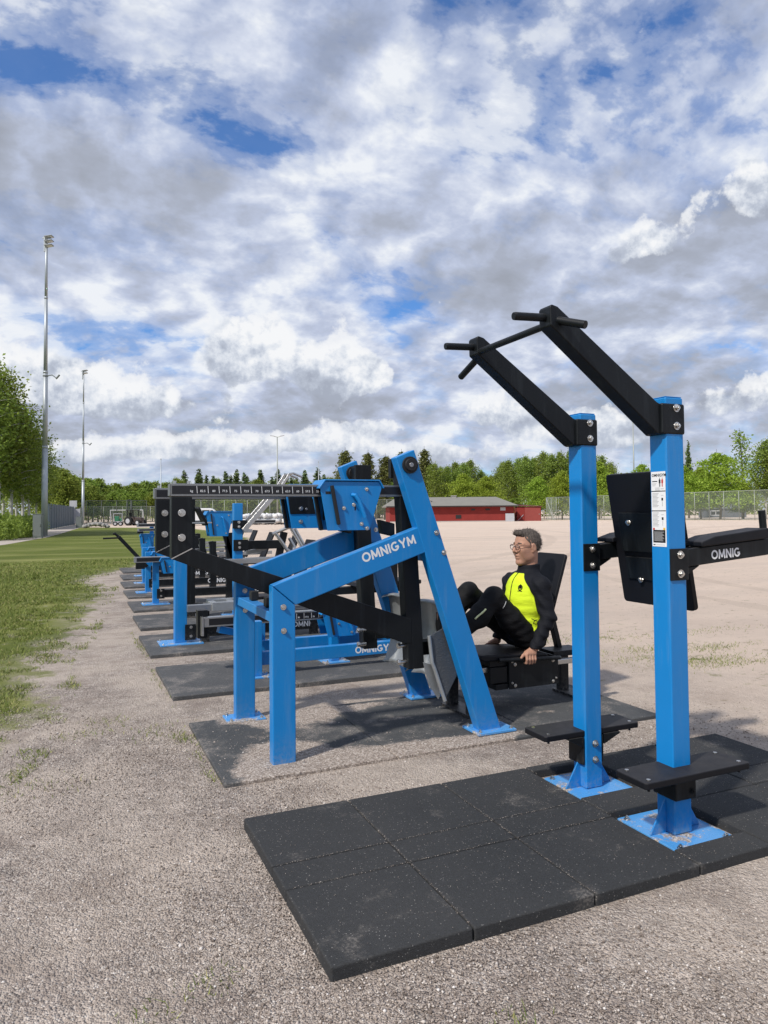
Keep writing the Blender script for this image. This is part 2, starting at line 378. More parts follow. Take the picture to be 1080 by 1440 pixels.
def ground_material():
    m, nt, ns, lk, b = new_mat('gravel_and_turf')
    p = coords(nt, 'World'); s = N(nt, 'ShaderNodeSeparateXYZ'); lk.new(p, s.inputs[0])
    X, Y = s.outputs[0], s.outputs[1]
    # gravel: crushed stone grains of several tones
    v = N(nt, 'ShaderNodeTexVoronoi'); v.inputs['Scale'].default_value = 150; lk.new(p, v.inputs['Vector'])
    v2 = N(nt, 'ShaderNodeTexVoronoi'); v2.inputs['Scale'].default_value = 62; lk.new(p, v2.inputs['Vector'])
    sv = N(nt, 'ShaderNodeSeparateColor'); lk.new(v.outputs['Color'], sv.inputs[0])
    sv2 = N(nt, 'ShaderNodeSeparateColor'); lk.new(v2.outputs['Color'], sv2.inputs[0])
    tone = ramp(nt, sv.outputs[0], [(0, (.14, .112, .095)), (.30, (.275, .228, .192)), (.70, (.42, .355, .30)), (.94, (.55, .49, .43)), (1, (.70, .66, .60))])
    tone2 = ramp(nt, sv2.outputs[1], [(0, (.16, .13, .118)), (.5, (.32, .27, .24)), (1, (.52, .46, .41))])
    grav = mix(nt, .34, tone, tone2)
    mid = noise(nt, p, 9, 6, .65); lowf = noise(nt, p, .9, 5, .6)
    grav = mix(nt, 1.0, grav, ramp(nt, mid, [(.28, .62), (.5, .96), (.72, 1.30)]), 'MULTIPLY')
    grav = mix(nt, ramp(nt, lowf, [(.40, 0.0), (.58, .62)]), grav, (.53, .45, .375))
    grav = mix(nt, ramp(nt, noise(nt, p, 2.6, 6, .62), [(.50, 0.0), (.66, .55)]), grav, (.235, .19, .16))
    # the wide pitch of finer, paler grit
    field = mth(nt, 'ADD', mth(nt, 'MULTIPLY', mth(nt, 'SUBTRACT', noise(nt, p, .5, 4), .5), 2.6), mth(nt, 'ADD', X, mth(nt, 'MULTIPLY', Y, .10)))
    fine = mix(nt, noise(nt, p, 1.1, 8, .7), (.58, .455, .36), (.73, .60, .49))
    strk = N(nt, 'ShaderNodeMapping'); strk.inputs['Rotation'].default_value = (0, 0, R(18)); strk.inputs['Scale'].default_value = (.05, .9, 1); lk.new(p, strk.inputs[0])
    fine = mix(nt, ramp(nt, noise(nt, strk.outputs[0], 1.0, 6, .6), [(.40, 0.0), (.62, .5)]), fine, (.54, .44, .365))
    lum = mix(nt, .35, fine, grav)
    col = mix(nt, ramp(nt, mth(nt, 'DIVIDE', field, 10), [(.36, 0.0), (.60, 1.0)]), grav, mix(nt, .22, fine, grav))
    col = mix(nt, ramp(nt, mth(nt, 'DIVIDE', field, 20), [(.42, 0.0), (.7, 1.0)]), col, fine)
    # dry weed scraps and scuffs on the near pitch, old wheel tracks farther out
    wd = N(nt, 'ShaderNodeMapping'); wd.inputs['Rotation'].default_value = (0, 0, R(-24)); wd.inputs['Scale'].default_value = (1.0, 1.6, 1); lk.new(p, wd.inputs[0])
    scr = mth(nt, 'MULTIPLY', ramp(nt, noise(nt, wd.outputs[0], 5.5, 8, .74), [(.585, 0.0), (.65, .8)]), ramp(nt, mth(nt, 'DIVIDE', X, 40), [(.07, 0.0), (.11, 1.0), (.32, 1.0), (.6, .15)]))
    col = mix(nt, scr, col, (.235, .20, .12))
    for cx, cy, r0, w_ in ((30, 4, 19.5, .16), (30, 4, 21.2, .16), (-20, 60, 52, .25), (-20, 60, 54, .25), (60, 10, 34, .3), (25, -30, 62, .3), (25, -30, 64, .3)):
        dx = mth(nt, 'SUBTRACT', X, cx); dy = mth(nt, 'SUBTRACT', Y, cy)
        rr = mth(nt, 'SQRT', mth(nt, 'ADD', mth(nt, 'MULTIPLY', dx, dx), mth(nt, 'MULTIPLY', dy, dy)))
        tk = mth(nt, 'LESS_THAN', mth(nt, 'ABSOLUTE', mth(nt, 'SUBTRACT', rr, mth(nt, 'ADD', r0 - .3, mth(nt, 'MULTIPLY', lowf, .6)))), w_)
        tk = mth(nt, 'MULTIPLY', tk, mth(nt, 'GREATER_THAN', X, 8))
        col = mix(nt, mth(nt, 'MULTIPLY', tk, mth(nt, 'MULTIPLY', mid, .42)), col, (.34, .27, .21))
    # chalk line across the far pitch
    ln = mth(nt, 'ABSOLUTE', mth(nt, 'SUBTRACT', mth(nt, 'ADD', mth(nt, 'MULTIPLY', X, -.404 * 0 + .18), mth(nt, 'MULTIPLY', Y, .98)), 54))
    ln = mth(nt, 'MULTIPLY', mth(nt, 'LESS_THAN', ln, .16), mth(nt, 'GREATER_THAN', X, 12))
    col = mix(nt, mth(nt, 'MULTIPLY', ln, .55), col, (.75, .70, .64))
    # turf
    edge = curve_x_of_y(nt, Y, LAWN_EDGE)
    far_ = mth(nt, 'MINIMUM', mth(nt, 'ADD', mth(nt, 'MULTIPLY', Y, .03), .55), 1.6)
    rag = mth(nt, 'MULTIPLY', mth(nt, 'SUBTRACT', noise(nt, p, 2.2, 8, .68), .5), mth(nt, 'MULTIPLY', far_, 2.0))
    d = mth(nt, 'ADD', mth(nt, 'SUBTRACT', edge, X), rag)
    k = ramp(nt, d, [(0.0, 0.0), (.16, .75), (.5, 1.0)])
    k = mth(nt, 'MULTIPLY', k, ramp(nt, noise(nt, p, 3.1, 7, .7), [(.30, .35), (.46, 1.0)]))
    inside = mth(nt, 'GREATER_THAN', d, 1.0)
    k = mth(nt, 'MAXIMUM', k, inside)
    tuft = mth(nt, 'MULTIPLY', ramp(nt, noise(nt, p, 3.4, 7, .72), [(.575, 0.0), (.66, 1.0)]), .8)
    near_l = ramp(nt, mth(nt, 'SUBTRACT', edge, X), [(-.0, 0.0), (.4, 1.0)])
    patch = mth(nt, 'MULTIPLY', tuft, ramp(nt, mth(nt, 'ABSOLUTE', mth(nt, 'SUBTRACT', X, 5.6)), [(.3, 1.0), (2.6, 0.0)]))
    patch = mth(nt, 'MULTIPLY', patch, mth(nt, 'MULTIPLY', mth(nt, 'GREATER_THAN', Y, 3.8), mth(nt, 'LESS_THAN', Y, 9.5)))
    k = mth(nt, 'MAXIMUM', k, patch)
    gcol = mix(nt, noise(nt, p, 26, 6, .7), (.070, .098, .016), (.180, .208, .040))
    band = N(nt, 'ShaderNodeMapping'); band.inputs['Rotation'].default_value = (0, 0, R(24)); band.inputs['Scale'].default_value = (.10, .42, 1); lk.new(p, band.inputs[0])
    gcol = mix(nt, ramp(nt, noise(nt, band.outputs[0], 1.5, 4), [(.45, 0.0), (.66, .75)]), gcol, (.29, .29, .10))
    gcol = mix(nt, ramp(nt, noise(nt, band.outputs[0], 3.1, 3), [(.42, .55), (.56, 0.0)]), gcol, (.085, .11, .022))
    col = mix(nt, k, col, gcol)
    lk.new(col, b.inputs['Base Color']); b.inputs['Roughness'].default_value = .95; b.inputs['Specular IOR Level'].default_value = .15
    h = mth(nt, 'ADD', mth(nt, 'MULTIPLY', v.outputs['Distance'], -.9), mth(nt, 'ADD', mth(nt, 'MULTIPLY', v2.outputs['Distance'], -1.0), mth(nt, 'MULTIPLY', mid, 1.2)))
    bump(nt, h, b, .75, .012)
    return m
M['ground'] = ground_material()
def ground():
    rng = np.random.default_rng(2)
    mb = MB()
    # near part is gently uneven, the rest flat out to the horizon
    xs = np.concatenate([[-900, -300, -90, -30], np.arange(-12, 22.1, .5), [40, 120, 400, 1100]])
    ys = np.concatenate([[-300, -60, -12], np.arange(0, 32.1, .5), [60, 140, 400, 1200]])
    nx, ny = len(xs), len(ys)
    vs = []
    for j in range(ny):
        for i in range(nx):
            vs.append((xs[i], ys[j], -.004 + (.003 * math.sin(xs[i] * 2.1 + ys[j]) if 3 < i < nx - 4 and 2 < j < ny - 4 else 0)))
    fs = [(j * nx + i, j * nx + i + 1, (j + 1) * nx + i + 1, (j + 1) * nx + i) for j in range(ny - 1) for i in range(nx - 1)]
    mb.add(vs, fs, M['ground'])
    o = mb.build('ground', smooth=True)
    tag(o, kind='structure')
ground()

def speckled_rubber(name, base, dust_amt, dust_lo=.55):
    m, nt, ns, lk, b = new_mat(name)
    p = coords(nt, 'World')
    v = N(nt, 'ShaderNodeTexVoronoi'); v.inputs['Scale'].default_value = 330; lk.new(p, v.inputs['Vector'])
    sv = N(nt, 'ShaderNodeSeparateColor'); lk.new(v.outputs['Color'], sv.inputs[0])
    c = mix(nt, sv.outputs[0], tuple(x * .6 for x in base), tuple(x * 1.45 for x in base))
    c = mix(nt, ramp(nt, sv.outputs[1], [(.988, 0.0), (.996, .55)]), c, (.42, .40, .37))
    # grit blown on to the tiles
    cl = noise(nt, p, 3.3, 8, .7); sp = noise(nt, p, 95, 3, .6)
    k = mth(nt, 'MULTIPLY', ramp(nt, cl, [(dust_lo, 0.0), (dust_lo + .16, 1.0)]), ramp(nt, sp, [(.45, .15), (.62, 1.0)]))
    c = mix(nt, mth(nt, 'MULTIPLY', k, dust_amt), c, (.36, .32, .28))
    film = mth(nt, 'MULTIPLY', noise(nt, p, 1.4, 6, .6), dust_amt * .22)
    c = mix(nt, film, c, (.30, .28, .26))
    lk.new(c, b.inputs['Base Color']); b.inputs['Roughness'].default_value = .82; b.inputs['Specular IOR Level'].default_value = .25
    bump(nt, mth(nt, 'ADD', v.outputs['Distance'], mth(nt, 'MULTIPLY', noise(nt, p, 30, 4), .5)), b, .5, .004)
    return m
M['tile'] = speckled_rubber('black_crumb_rubber', (.021, .023, .025), .55, .57)
M['oldmat'] = speckled_rubber('greyed_crumb_rubber', (.060, .063, .066), .9, .50)

def drifted():
    """rubber mat with gravel drifted over part of it (object coordinates are world coordinates)"""
    m = speckled_rubber('rubber_under_drifted_gravel', (.048, .052, .055), .8, .5); nt = m.node_tree; lk = nt.links
    b = nt.nodes['Principled BSDF']
    old = b.inputs['Base Color'].links[0].from_socket
    p = coords(nt, 'World'); s = N(nt, 'ShaderNodeSeparateXYZ'); lk.new(p, s.inputs[0])
    def spot(x, y, rx, ry, a):
        u = mth(nt, 'DIVIDE', mth(nt, 'SUBTRACT', s.outputs[0], x), rx); w = mth(nt, 'DIVIDE', mth(nt, 'SUBTRACT', s.outputs[1], y), ry)
        return mth(nt, 'MULTIPLY', mth(nt, 'EXPONENT', mth(nt, 'MULTIPLY', mth(nt, 'ADD', mth(nt, 'MULTIPLY', u, u), mth(nt, 'MULTIPLY', w, w)), -1)), a)
    f = total_nt(nt, [spot(1.15, 4.0, .30, .42, 1.0), spot(1.7, 3.72, .75, .30, 1.1), spot(1.45, 4.75, .40, .26, .8), spot(2.1, 4.45, .30, .10, .5), spot(2.35, 3.85, .45, .10, .55), spot(1.1, 4.9, .25, .12, .6), spot(2.9, 4.15, .6, .07, .45), spot(1.9, 4.85, .5, .1, .6)])
    k = mth(nt, 'ADD', f, mth(nt, 'MULTIPLY', mth(nt, 'SUBTRACT', noise(nt, p, 7, 8, .72), .5), 1.1))
    k = ramp(nt, k, [(.44, 0.0), (.60, 1.0)])
    v = N(nt, 'ShaderNodeTexVoronoi'); v.inputs['Scale'].default_value = 150; lk.new(p, v.inputs['Vector'])
    sv = N(nt, 'ShaderNodeSeparateColor'); lk.new(v.outputs['Color'], sv.inputs[0])
    gr = ramp(nt, sv.outputs[0], [(0, (.17, .138, .115)), (.4, (.29, .24, .20)), (.8, (.43, .365, .31)), (1, (.60, .54, .48))])
    lk.new(mix(nt, k, old, gr), b.inputs['Base Color'])
    return m
def total_nt(nt, lst):
    s = lst[0]
    for x in lst[1:]: s = mth(nt, 'ADD', s, x)
    return s
M['drift'] = drifted()

# ------------------------------------------------------------------ rubber mats
def tile(lo, hi, parent, mat, z0=-.012, z1=.040):
    mb = MB(); g = .0028
    mb.box((lo[0] + g, lo[1] + g, z0), (hi[0] - g, hi[1] - g, z1 + random.uniform(-.001, .001)), mat)
    return mb.build('tile', parent=parent, bevel=.007, seg=3)
mat0 = thing('rubber_mat', 'clean black rubber tile mat under the tall pull-up frame, nearest mat to the viewer', 'rubber mat', (2.19, 2.68, 0), group='rubber mats in a row')
def tile_at(x0, x1, y0, y1):
    tile((x0 - 2.19, y0 - 2.68), (x1 - 2.19, y1 - 2.68), mat0, M['tile'])
for x0, x1 in ((.735, 1.235), (1.235, 1.737), (1.737, 2.246), (2.645, 3.145), (3.145, 3.642)):
    for y0, y1 in ((2.092, 2.584), (2.584, 2.774), (2.774, 3.262)):
        tile_at(x0, x1, y0, y1)
for y0, y1 in ((2.092, 2.236), (2.618, 2.812), (3.192, 3.262)):
    tile_at(2.246, 2.645, y0, y1)
def plain_mat(name, x0, x1, y0, y1, label, mat, z=.032, n=1):
    cx, cy = (x0 + x1) / 2, (y0 + y1) / 2
    t = thing(name, label, 'rubber mat', (cx, cy, 0), group='rubber mats in a row')
    cuts = [x0 + (x1 - x0) * i / n for i in range(n + 1)]
    for a, b in zip(cuts, cuts[1:]):
        tile((a - cx, y0 - cy), (b - cx, y1 - cy), t, mat, z1=z)
    return t
plain_mat('rubber_mat', .752, 3.70, 3.765, 4.965, 'grey rubber mat half buried in drifted gravel under the leg press and the seated man', M['drift'], .016, 3)
ROWS = [(.742, 5.64, 6.82, 'grey rubber mat under the low blue lever machine, directly behind the leg press'),
        (.76, 7.38, 8.63, 'grey rubber mat with a wide pale blue foot plate near its left end'),
        (.83, 9.16, 10.35, 'grey rubber mat under the tall blue post with slanted steel arms'),
        (.89, 10.87, 12.05, 'grey rubber mat with the slim blue post, fifth behind the near black mat'),
        (.95, 12.65, 13.85, 'grey rubber mat, sixth behind the near black mat in the row'),
        (1.02, 14.45, 15.65, 'grey rubber mat, seventh behind the near black mat in the row'),
        (1.12, 16.25, 17.45, 'grey rubber mat, last but one of the far end of the row'),
        (1.25, 18.1, 19.6, 'grey rubber mat, farthest of the row next to the lawn')]
for x, a, b, lab in ROWS:
    plain_mat('rubber_mat', x, x + 2.95, a, b, lab, M['oldmat'], .032, 3)
# ------------------------------------------------------------------ lettering
def arc(cx, cz, rx, rz, a0, a1, n=20):
    return [(cx + rx * math.cos(R(a0 + (a1 - a0) * i / n)), cz + rz * math.sin(R(a0 + (a1 - a0) * i / n))) for i in range(n + 1)]
GLYPH = {  # strokes in a cell 1 high; width given
    'O': (.98, [arc(.49, .5, .39, .40, 0, 360, 28)]),
    'M': (1.04, [[(.10, 0), (.18, 1)], [(.18, .90), (.52, .16)], [(.52, .16), (.86, .90)], [(.86, 1), (.94, 0)]]),
    'N': (.86, [[(.12, 0), (.12, 1)], [(.14, .93), (.72, .07)], [(.74, 1), (.74, 0)]]),
    'I': (.26, [[(.13, 0), (.13, 1)]]),
    'G': (.95, [arc(.48, .5, .38, .40, 48, 345, 24), [(.50, .44), (.90, .44)]]),
    'Y': (.84, [[(.06, 1), (.42, .45)], [(.78, 1), (.42, .45)], [(.42, .5), (.42, 0)]]),
    'K': (.78, [[(.12, 0), (.12, 1)], [(.70, 1), (.16, .45)], [(.30, .58), (.74, 0)]]),
    ' ': (.4, []),
}
def letters(mb, text, x0, z0, h, y, slope=0.0, wt=.19, mat=None, face=-1, fx=None):
    """flat raised letters on a face that looks along -y; slope turns the line of writing in the x-z plane"""
    pen = 0; k = 0
    cs, sn = math.cos(slope), math.sin(slope)
    def at(p):
        u, w = (pen + p[0]) * h, p[1] * h
        return x0 + u * cs - w * sn, z0 + u * sn + w * cs
    for chx in text:
        w, strokes = GLYPH[chx]
        for st in strokes:
            closed = st[0] == st[-1] or (abs(st[0][0] - st[-1][0]) + abs(st[0][1] - st[-1][1]) < 1e-6)
            L, Rr = [], []
            for i, p in enumerate(st):
                a = st[i - 1] if i > 0 else (st[-2] if closed else p)
                b = st[i + 1] if i < len(st) - 1 else (st[1] if closed else p)
                dx, dz = b[0] - a[0], b[1] - a[1]; l = math.hypot(dx, dz) or 1
                nx_, nz_ = -dz / l * wt / 2, dx / l * wt / 2
                L.append(at((p[0] + nx_, p[1] + nz_))); Rr.append(at((p[0] - nx_, p[1] - nz_)))
            k += 1
            yo = y - .0006 - .0001 * (k % 5)
            vs = [(q[0], yo, q[1]) for q in L] + [(q[0], yo, q[1]) for q in Rr]
            n = len(st)
            mb.add(vs, [(i, n + i, n + i + 1, i + 1) for i in range(n - 1)], mat)
        pen += w + .07
    return pen * h

_txt_cache = {}
def type_mesh(text, size, bold=.0):
    """the outline of a printed line as triangles in x-y"""
    key = (text, bold)
    if key not in _txt_cache:
        cu = bpy.data.curves.new('type', 'FONT'); cu.body = text; cu.size = 1; cu.offset = bold; cu.resolution_u = 3
        ob = bpy.data.objects.new('type', cu)
        me = ob.to_mesh()
        _txt_cache[key] = ([tuple(v.co) for v in me.vertices], [tuple(p.vertices) for p in me.polygons])
        ob.to_mesh_clear(); bpy.data.objects.remove(ob); bpy.data.curves.remove(cu)
    vs, fs = _txt_cache[key]
    return [(x * size, y * size) for x, y, z in vs], fs
def printed(mb, text, org, ux, uy, size, mat, bold=.0):
    vs, fs = type_mesh(text, size, bold)
    o = Vector(org); ux = Vector(ux); uy = Vector(uy)
    mb.add([o + ux * a + uy * b for a, b in vs], fs, mat)

def part(mb, name, mat, parent, bevel=.0, seg=2, smooth=False):
    o = mb.build(name, mat, parent, bevel, seg, smooth)
    if parent is not None and parent.type == 'EMPTY':
        o.location = -parent.location
    return o

def bolt(parent, c, d, r=.0125, h=.012, mat=None, name='bolt'):
    mb = MB(); mb.hexbolt(c, d, r, h)
    return part(mb, name, mat or M['steel'], parent, .0008, 1)

# blue plate with sand lying on it; sky sheen painted into its paler blue
def sandy_blue():
    m = paint('sheen_blue_with_sand', (.08, .31, .66), .28, var=.05, grain=.06); nt = m.node_tree; lk = nt.links
    b = nt.nodes['Principled BSDF']; old = b.inputs['Base Color'].links[0].from_socket
    p = coords(nt, 'World')
    k = ramp(nt, noise(nt, p, 6.5, 8, .72), [(.54, 0.0), (.60, 1.0)])
    v = N(nt, 'ShaderNodeTexVoronoi'); v.inputs['Scale'].default_value = 170; lk.new(p, v.inputs['Vector'])
    sv = N(nt, 'ShaderNodeSeparateColor'); lk.new(v.outputs['Color'], sv.inputs[0])
    gr = ramp(nt, sv.outputs[0], [(0, (.20, .17, .14)), (.5, (.40, .35, .30)), (1, (.66, .60, .53))])
    lk.new(mix(nt, k, old, gr), b.inputs['Base Color'])
    return m
M['sandblue'] = sandy_blue()

# ------------------------------------------------------------------ 1. pull-up and dip frame
pu = thing('pull_up_frame', 'tall blue twin-post pull-up and dip frame with slanted black arms, nearest the viewer', 'exercise frame', (2.44, 2.70, 0))
def station_side(near):
    mir = (lambda y: y) if near else (lambda y: 5.40 - y)     # the two sides mirror each other about y = 2.70
    Y = lambda a, b: (min(mir(a), mir(b)), max(mir(a), mir(b)))
    y0, y1 = Y(2.365, 2.465) ; yc = (y0 + y1) / 2
    out = -1 if near else 1
    mb = MB(); mb.box((2.39, y0, .012), (2.492, y1, 1.899)); post = part(mb, 'post', M['blue'], pu, .007, 3)
    mb = MB(); mb.box((2.394, y0 + .004, 1.8995), (2.488, y1 - .004, 1.904)); part(mb, 'post_cap', M['blue'], pu, .002)
    b0, b1 = Y(2.242, 2.612)
    bp = MB(); bp.box((2.296, b0, -.004), (2.622, b1, .011)); base = part(bp, 'base_plate', M['sandblue'], pu, .003)
    for s in (-1, 1):
        g = MB(); x = 2.39 if s < 0 else 2.492
        g.prism([(x, .0115), (x + s * .090, .0115), (x + s * .085, .022), (x + s * .006, .150), (x, .150)], yc - .004, yc + .004)
        part(g, 'gusset', M['blue'], pu, .0015)
    for dx in (-.13, .13):
        for dy in (-.155, .155):
            bolt(base, (2.456 + dx, (b0 + b1) / 2 + dy, .011), (0, 0, 1), .011, .012, M['steel'])
    # slanted arm and its head
    a0, a1 = Y(2.375, 2.455)
    mb = MB(); mb.prism([(1.795, 2.160), (1.793, 2.236), (1.802, 2.247), (1.832, 2.240), (2.355, 1.876), (2.372, 1.870), (2.372, 1.738), (2.355, 1.738), (1.812, 2.148)], a0, a1)
    arm = part(mb, 'arm', M['black'], pu, .006, 3)
    mb = MB(); c0, c1 = Y(2.359, 2.471); mb.box((2.366, c0, 1.736), (2.498, c1, 1.872)); br = part(mb, 'arm_bracket', M['black'], pu, .010, 3)
    for z in (1.773, 1.852):
        bolt(br, (2.446, 2.359 if near else 2.929, z), (0, -1, 0), .0135, .013)
    # grips
    mb = MB(); mb.tube([(1.81, yc, 2.20), (1.648, yc, 2.191)], .0168, 16); mb.tube([(1.65, yc, 2.191), (1.642, yc, 2.19)], .0158, 16); part(mb, 'front_grip', M['black'], pu, .002)
    e = Vector((1.835, mir(2.39), 2.187 if near else 2.152)); d = Vector((.045, .125 * out, -.045)) if near else Vector((0, .165, -.062))
    mb = MB(); mb.tube([e, e + d], .0165, 16); part(mb, 'side_grip', M['black'], pu, .002)
    # foot step
    z = .30; s0, s1 = Y(2.272, 2.458)
    mb = MB(); mb.prismz([(2.150, s0 + .012), (2.162, s0), (2.735, s0), (2.747, s0 + .012), (2.747, s1 - .012), (2.735, s1), (2.162, s1), (2.150, s1 - .012)], z - .028, z)
    st = part(mb, 'step_board', M['pad'], pu, .005)
    for x in (2.19, 2.705):
        for q in (.03, .155):
            k = MB(); k.tube([(x, s0 + q, z - .001), (x, s0 + q, z + .0035)], .009, 10); part(k, 'screw', M['steel'], st)
            k = MB(); k.tube([(x, s0 + q, z - .045), (x, s0 + q, z - .027)], .006, 8); part(k, 'screw_end', M['black'], st)
    mb = MB(); t0, t1 = Y(2.345, 2.478)
    if near: mb.box((2.380, t0, .162), (2.500, t1, .271))
    else: mb.box((2.374, 2.940, .130), (2.388, t1, .270)); mb.box((2.494, 2.940, .130), (2.508, t1, .270)); mb.box((2.388, t1 - .014, .130), (2.494, t1, .270))
    sb = part(mb, 'step_bracket', M['black'], pu, .007, 3)
    for q in ([(2.29, .272), (2.29, .264), (2.374, .222), (2.374, .272)], [(2.61, .272), (2.61, .264), (2.508, .222), (2.508, .272)]):
        mb = MB(); mb.prism(q, yc - .05, yc + .05); part(mb, 'step_rib', M['black'], pu, .002)
    if near: bolt(sb, (2.475, 2.345, .196), (0, -1, 0), .012, .009, M['black'])
    else:
        for zz in (.152, .232): bolt(post, (2.447, 2.935, zz), (0, -1, 0), .0135, .014)
    # dip arm
    mb = MB(); mb.box((2.394, 2.358 if near else 2.929, 1.099), (2.497, 2.3655 if near else 2.9365, 1.237)); db = part(mb, 'dip_bracket', M['black'], pu, .003)
    for zz in (1.128, 1.210):
        bolt(db, (2.449, 2.358 if near else 2.929, zz), (0, -1, 0), .0135, .013)
    mb = MB(); mb.prism([(2.494, 1.152), (2.494, 1.231), (3.115, 1.274), (3.115, 1.198)], a0, a1); mb.prism([(2.494, 1.112), (2.494, 1.151), (2.60, 1.157), (2.512, 1.112)], a0 + .012, a1 - .012)
    da = part(mb, 'dip_arm', M['black'], pu, .005)
    mb = MB(); mb.prism([(2.575, 1.262), (2.66, 1.286), (3.005, 1.318), (3.010, 1.270), (2.66, 1.246), (2.575, 1.240)], yc - .062, yc + .062); part(mb, 'elbow_pad', M['pad'], pu, .007, 3)
    mb = MB(); mb.tube([(3.045, yc, 1.262), (3.032, yc, 1.400)], .0165, 16); part(mb, 'dip_grip', M['black'], pu, .002)
    if near:
        t = MB(); letters(t, 'OMNIG', 2.654, 1.181, .0415, a0, .05, .2, M['white']); part(t, 'lettering', M['white'], da)
        # stickers with pictures and small print on the post's left face
        s = MB(); s.box((2.3885, 2.374, 1.245), (2.3899, 2.4565, 1.575), M['white'])
        st = part(s, 'instruction_sticker', M['white'], post)
        t = MB(); K = M['label']
        def bar(y, z, w, h, mat=K, o=.0003):   # y measured from the sticker's left edge as read
            t.add([(2.3885 - o, 2.4565 - y, z), (2.3885 - o, 2.4565 - y - w, z), (2.3885 - o, 2.4565 - y - w, z + h), (2.3885 - o, 2.4565 - y, z + h)], [(0, 1, 2, 3)], mat)
        for z in (1.4865, 1.400): bar(0, z, .0825, .004, M['label'])
        printed(t, 'OMNIGYM', (2.3882, 2.4525, 1.553), (0, -1, 0), (0, 0, 1), .0175, K, .03)
        red = M['red']
        for y, mt in ((.047, K), (.062, red)):
            bar(y, 1.522, .006, .020, mt); bar(y - .002, 1.524, .0022, .015, mt, .0004); bar(y + .0058, 1.524, .0022, .015, mt, .0004); bar(y, 1.508, .0025, .014, mt, .0004); bar(y + .0035, 1.508, .0025, .014, mt, .0004)
            bar(y + .0015, 1.543, .003, .005, mt)
        bar(.006, 1.530, .030, .004)
        for i in range(3): bar(.006, 1.522 - i * .005, .026 - .004 * i, .0018, M['grey'])
        for i in range(4): bar(.022, 1.503 - i * .004, .028, .0015, M['grey'])
        bar(.055, 1.497, .018, .003, M['grey'])
        for zt in (1.477, 1.392):
            for i in range(11): bar(.006, zt - i * .0058, .036 - .008 * ((i * 7) % 3) / 2, .0026, M['grey'])
            bar(.058, zt - .030, .010, .012); bar(.0615, zt - .055, .003, .022, M['grey']); bar(.056, zt - .008, .014, .002, M['grey'])
        bar(.006, 1.262, .071, .056)
        for i in range(9): bar(.012, 1.308 - i * .0048, .058 - .01 * ((i * 5) % 3) / 2, .0020, M['grey'], .0006)
        bar(.006, 1.3185, .010, .0085, red, .0006); bar(.066, 1.3185, .011, .0095, M['amber'], .0006)
        bar(.006, 1.251, .012, .004); bar(.022, 1.252, .05, .002, M['grey'])
        part(t, 'sticker_print', K, st)
M['red'] = paint('red_print', (.50, .03, .03), .5, var=.03); M['grey'] = paint('grey_print', (.42, .42, .42), .5, var=.03); M['amber'] = paint('amber_print', (.75, .45, .04), .5, var=.03)
station_side(True); station_side(False)
mb = MB(); mb.tube([(1.812, 2.44, 2.172), (1.812, 2.96, 2.172)], .0150, 16); part(mb, 'pull_up_bar', M['black'], pu)
mb = MB(); mb.box((2.625, 2.456, 1.165), (2.69, 2.944, 1.232)); part(mb, 'cross_bar', M['black'], pu, .004)
def leaned(mb, x0, z0, x1, z1, y0, y1, t, rnd=.02, mat=None):
    """a board leaning in the x-z plane from (x0,z0) to (x1,z1), rounded corners, t thick"""
    d = Vector((x1 - x0, 0, z1 - z0)); L = d.length; d.normalize(); n = Vector((d.z, 0, -d.x))
    pts = []
    for cx, cy, a in ((y1 - rnd, L - rnd, 0), (y0 + rnd, L - rnd, 90), (y0 + rnd, rnd, 180), (y1 - rnd, rnd, 270)):
        for k in range(5): pts.append((cx + rnd * math.cos(R(a + k * 22.5)), cy + rnd * math.sin(R(a + k * 22.5))))
    o = Vector((x0, 0, z0)); V = []
    for s in (0, t): V += [o + d * w + Vector((0, u, 0)) + n * s for u, w in pts]
    k = len(pts)
    return mb.add(V, [tuple(range(k)), tuple(range(2 * k - 1, k - 1, -1))] + [(i, i + k, (i + 1) % k + k, (i + 1) % k) for i in range(k)], mat)
mb = MB(); leaned(mb, 2.655, .935, 2.545, 1.588, 2.478, 2.937, .030); bpad = part(mb, 'back_pad', M['pad'], pu, .006, 3)
mb = MB(); leaned(mb, 2.590, 1.20, 2.562, 1.392, 2.53, 2.87, .008, .006); sp_ = part(mb, 'pad_support', M['black'], pu, .002)
mb = MB(); leaned(mb, 2.624, 1.06, 2.606, 1.17, 2.53, 2.87, .008, .006); part(mb, 'pad_support', M['black'], pu, .002)
for y in (2.60, 2.80): bolt(sp_, (2.569, y, 1.345), (-1, 0, .1), .012, .012)
bolt(bpad, (2.625, 2.78, 1.06), (-1, 0, .2), .012, .012)

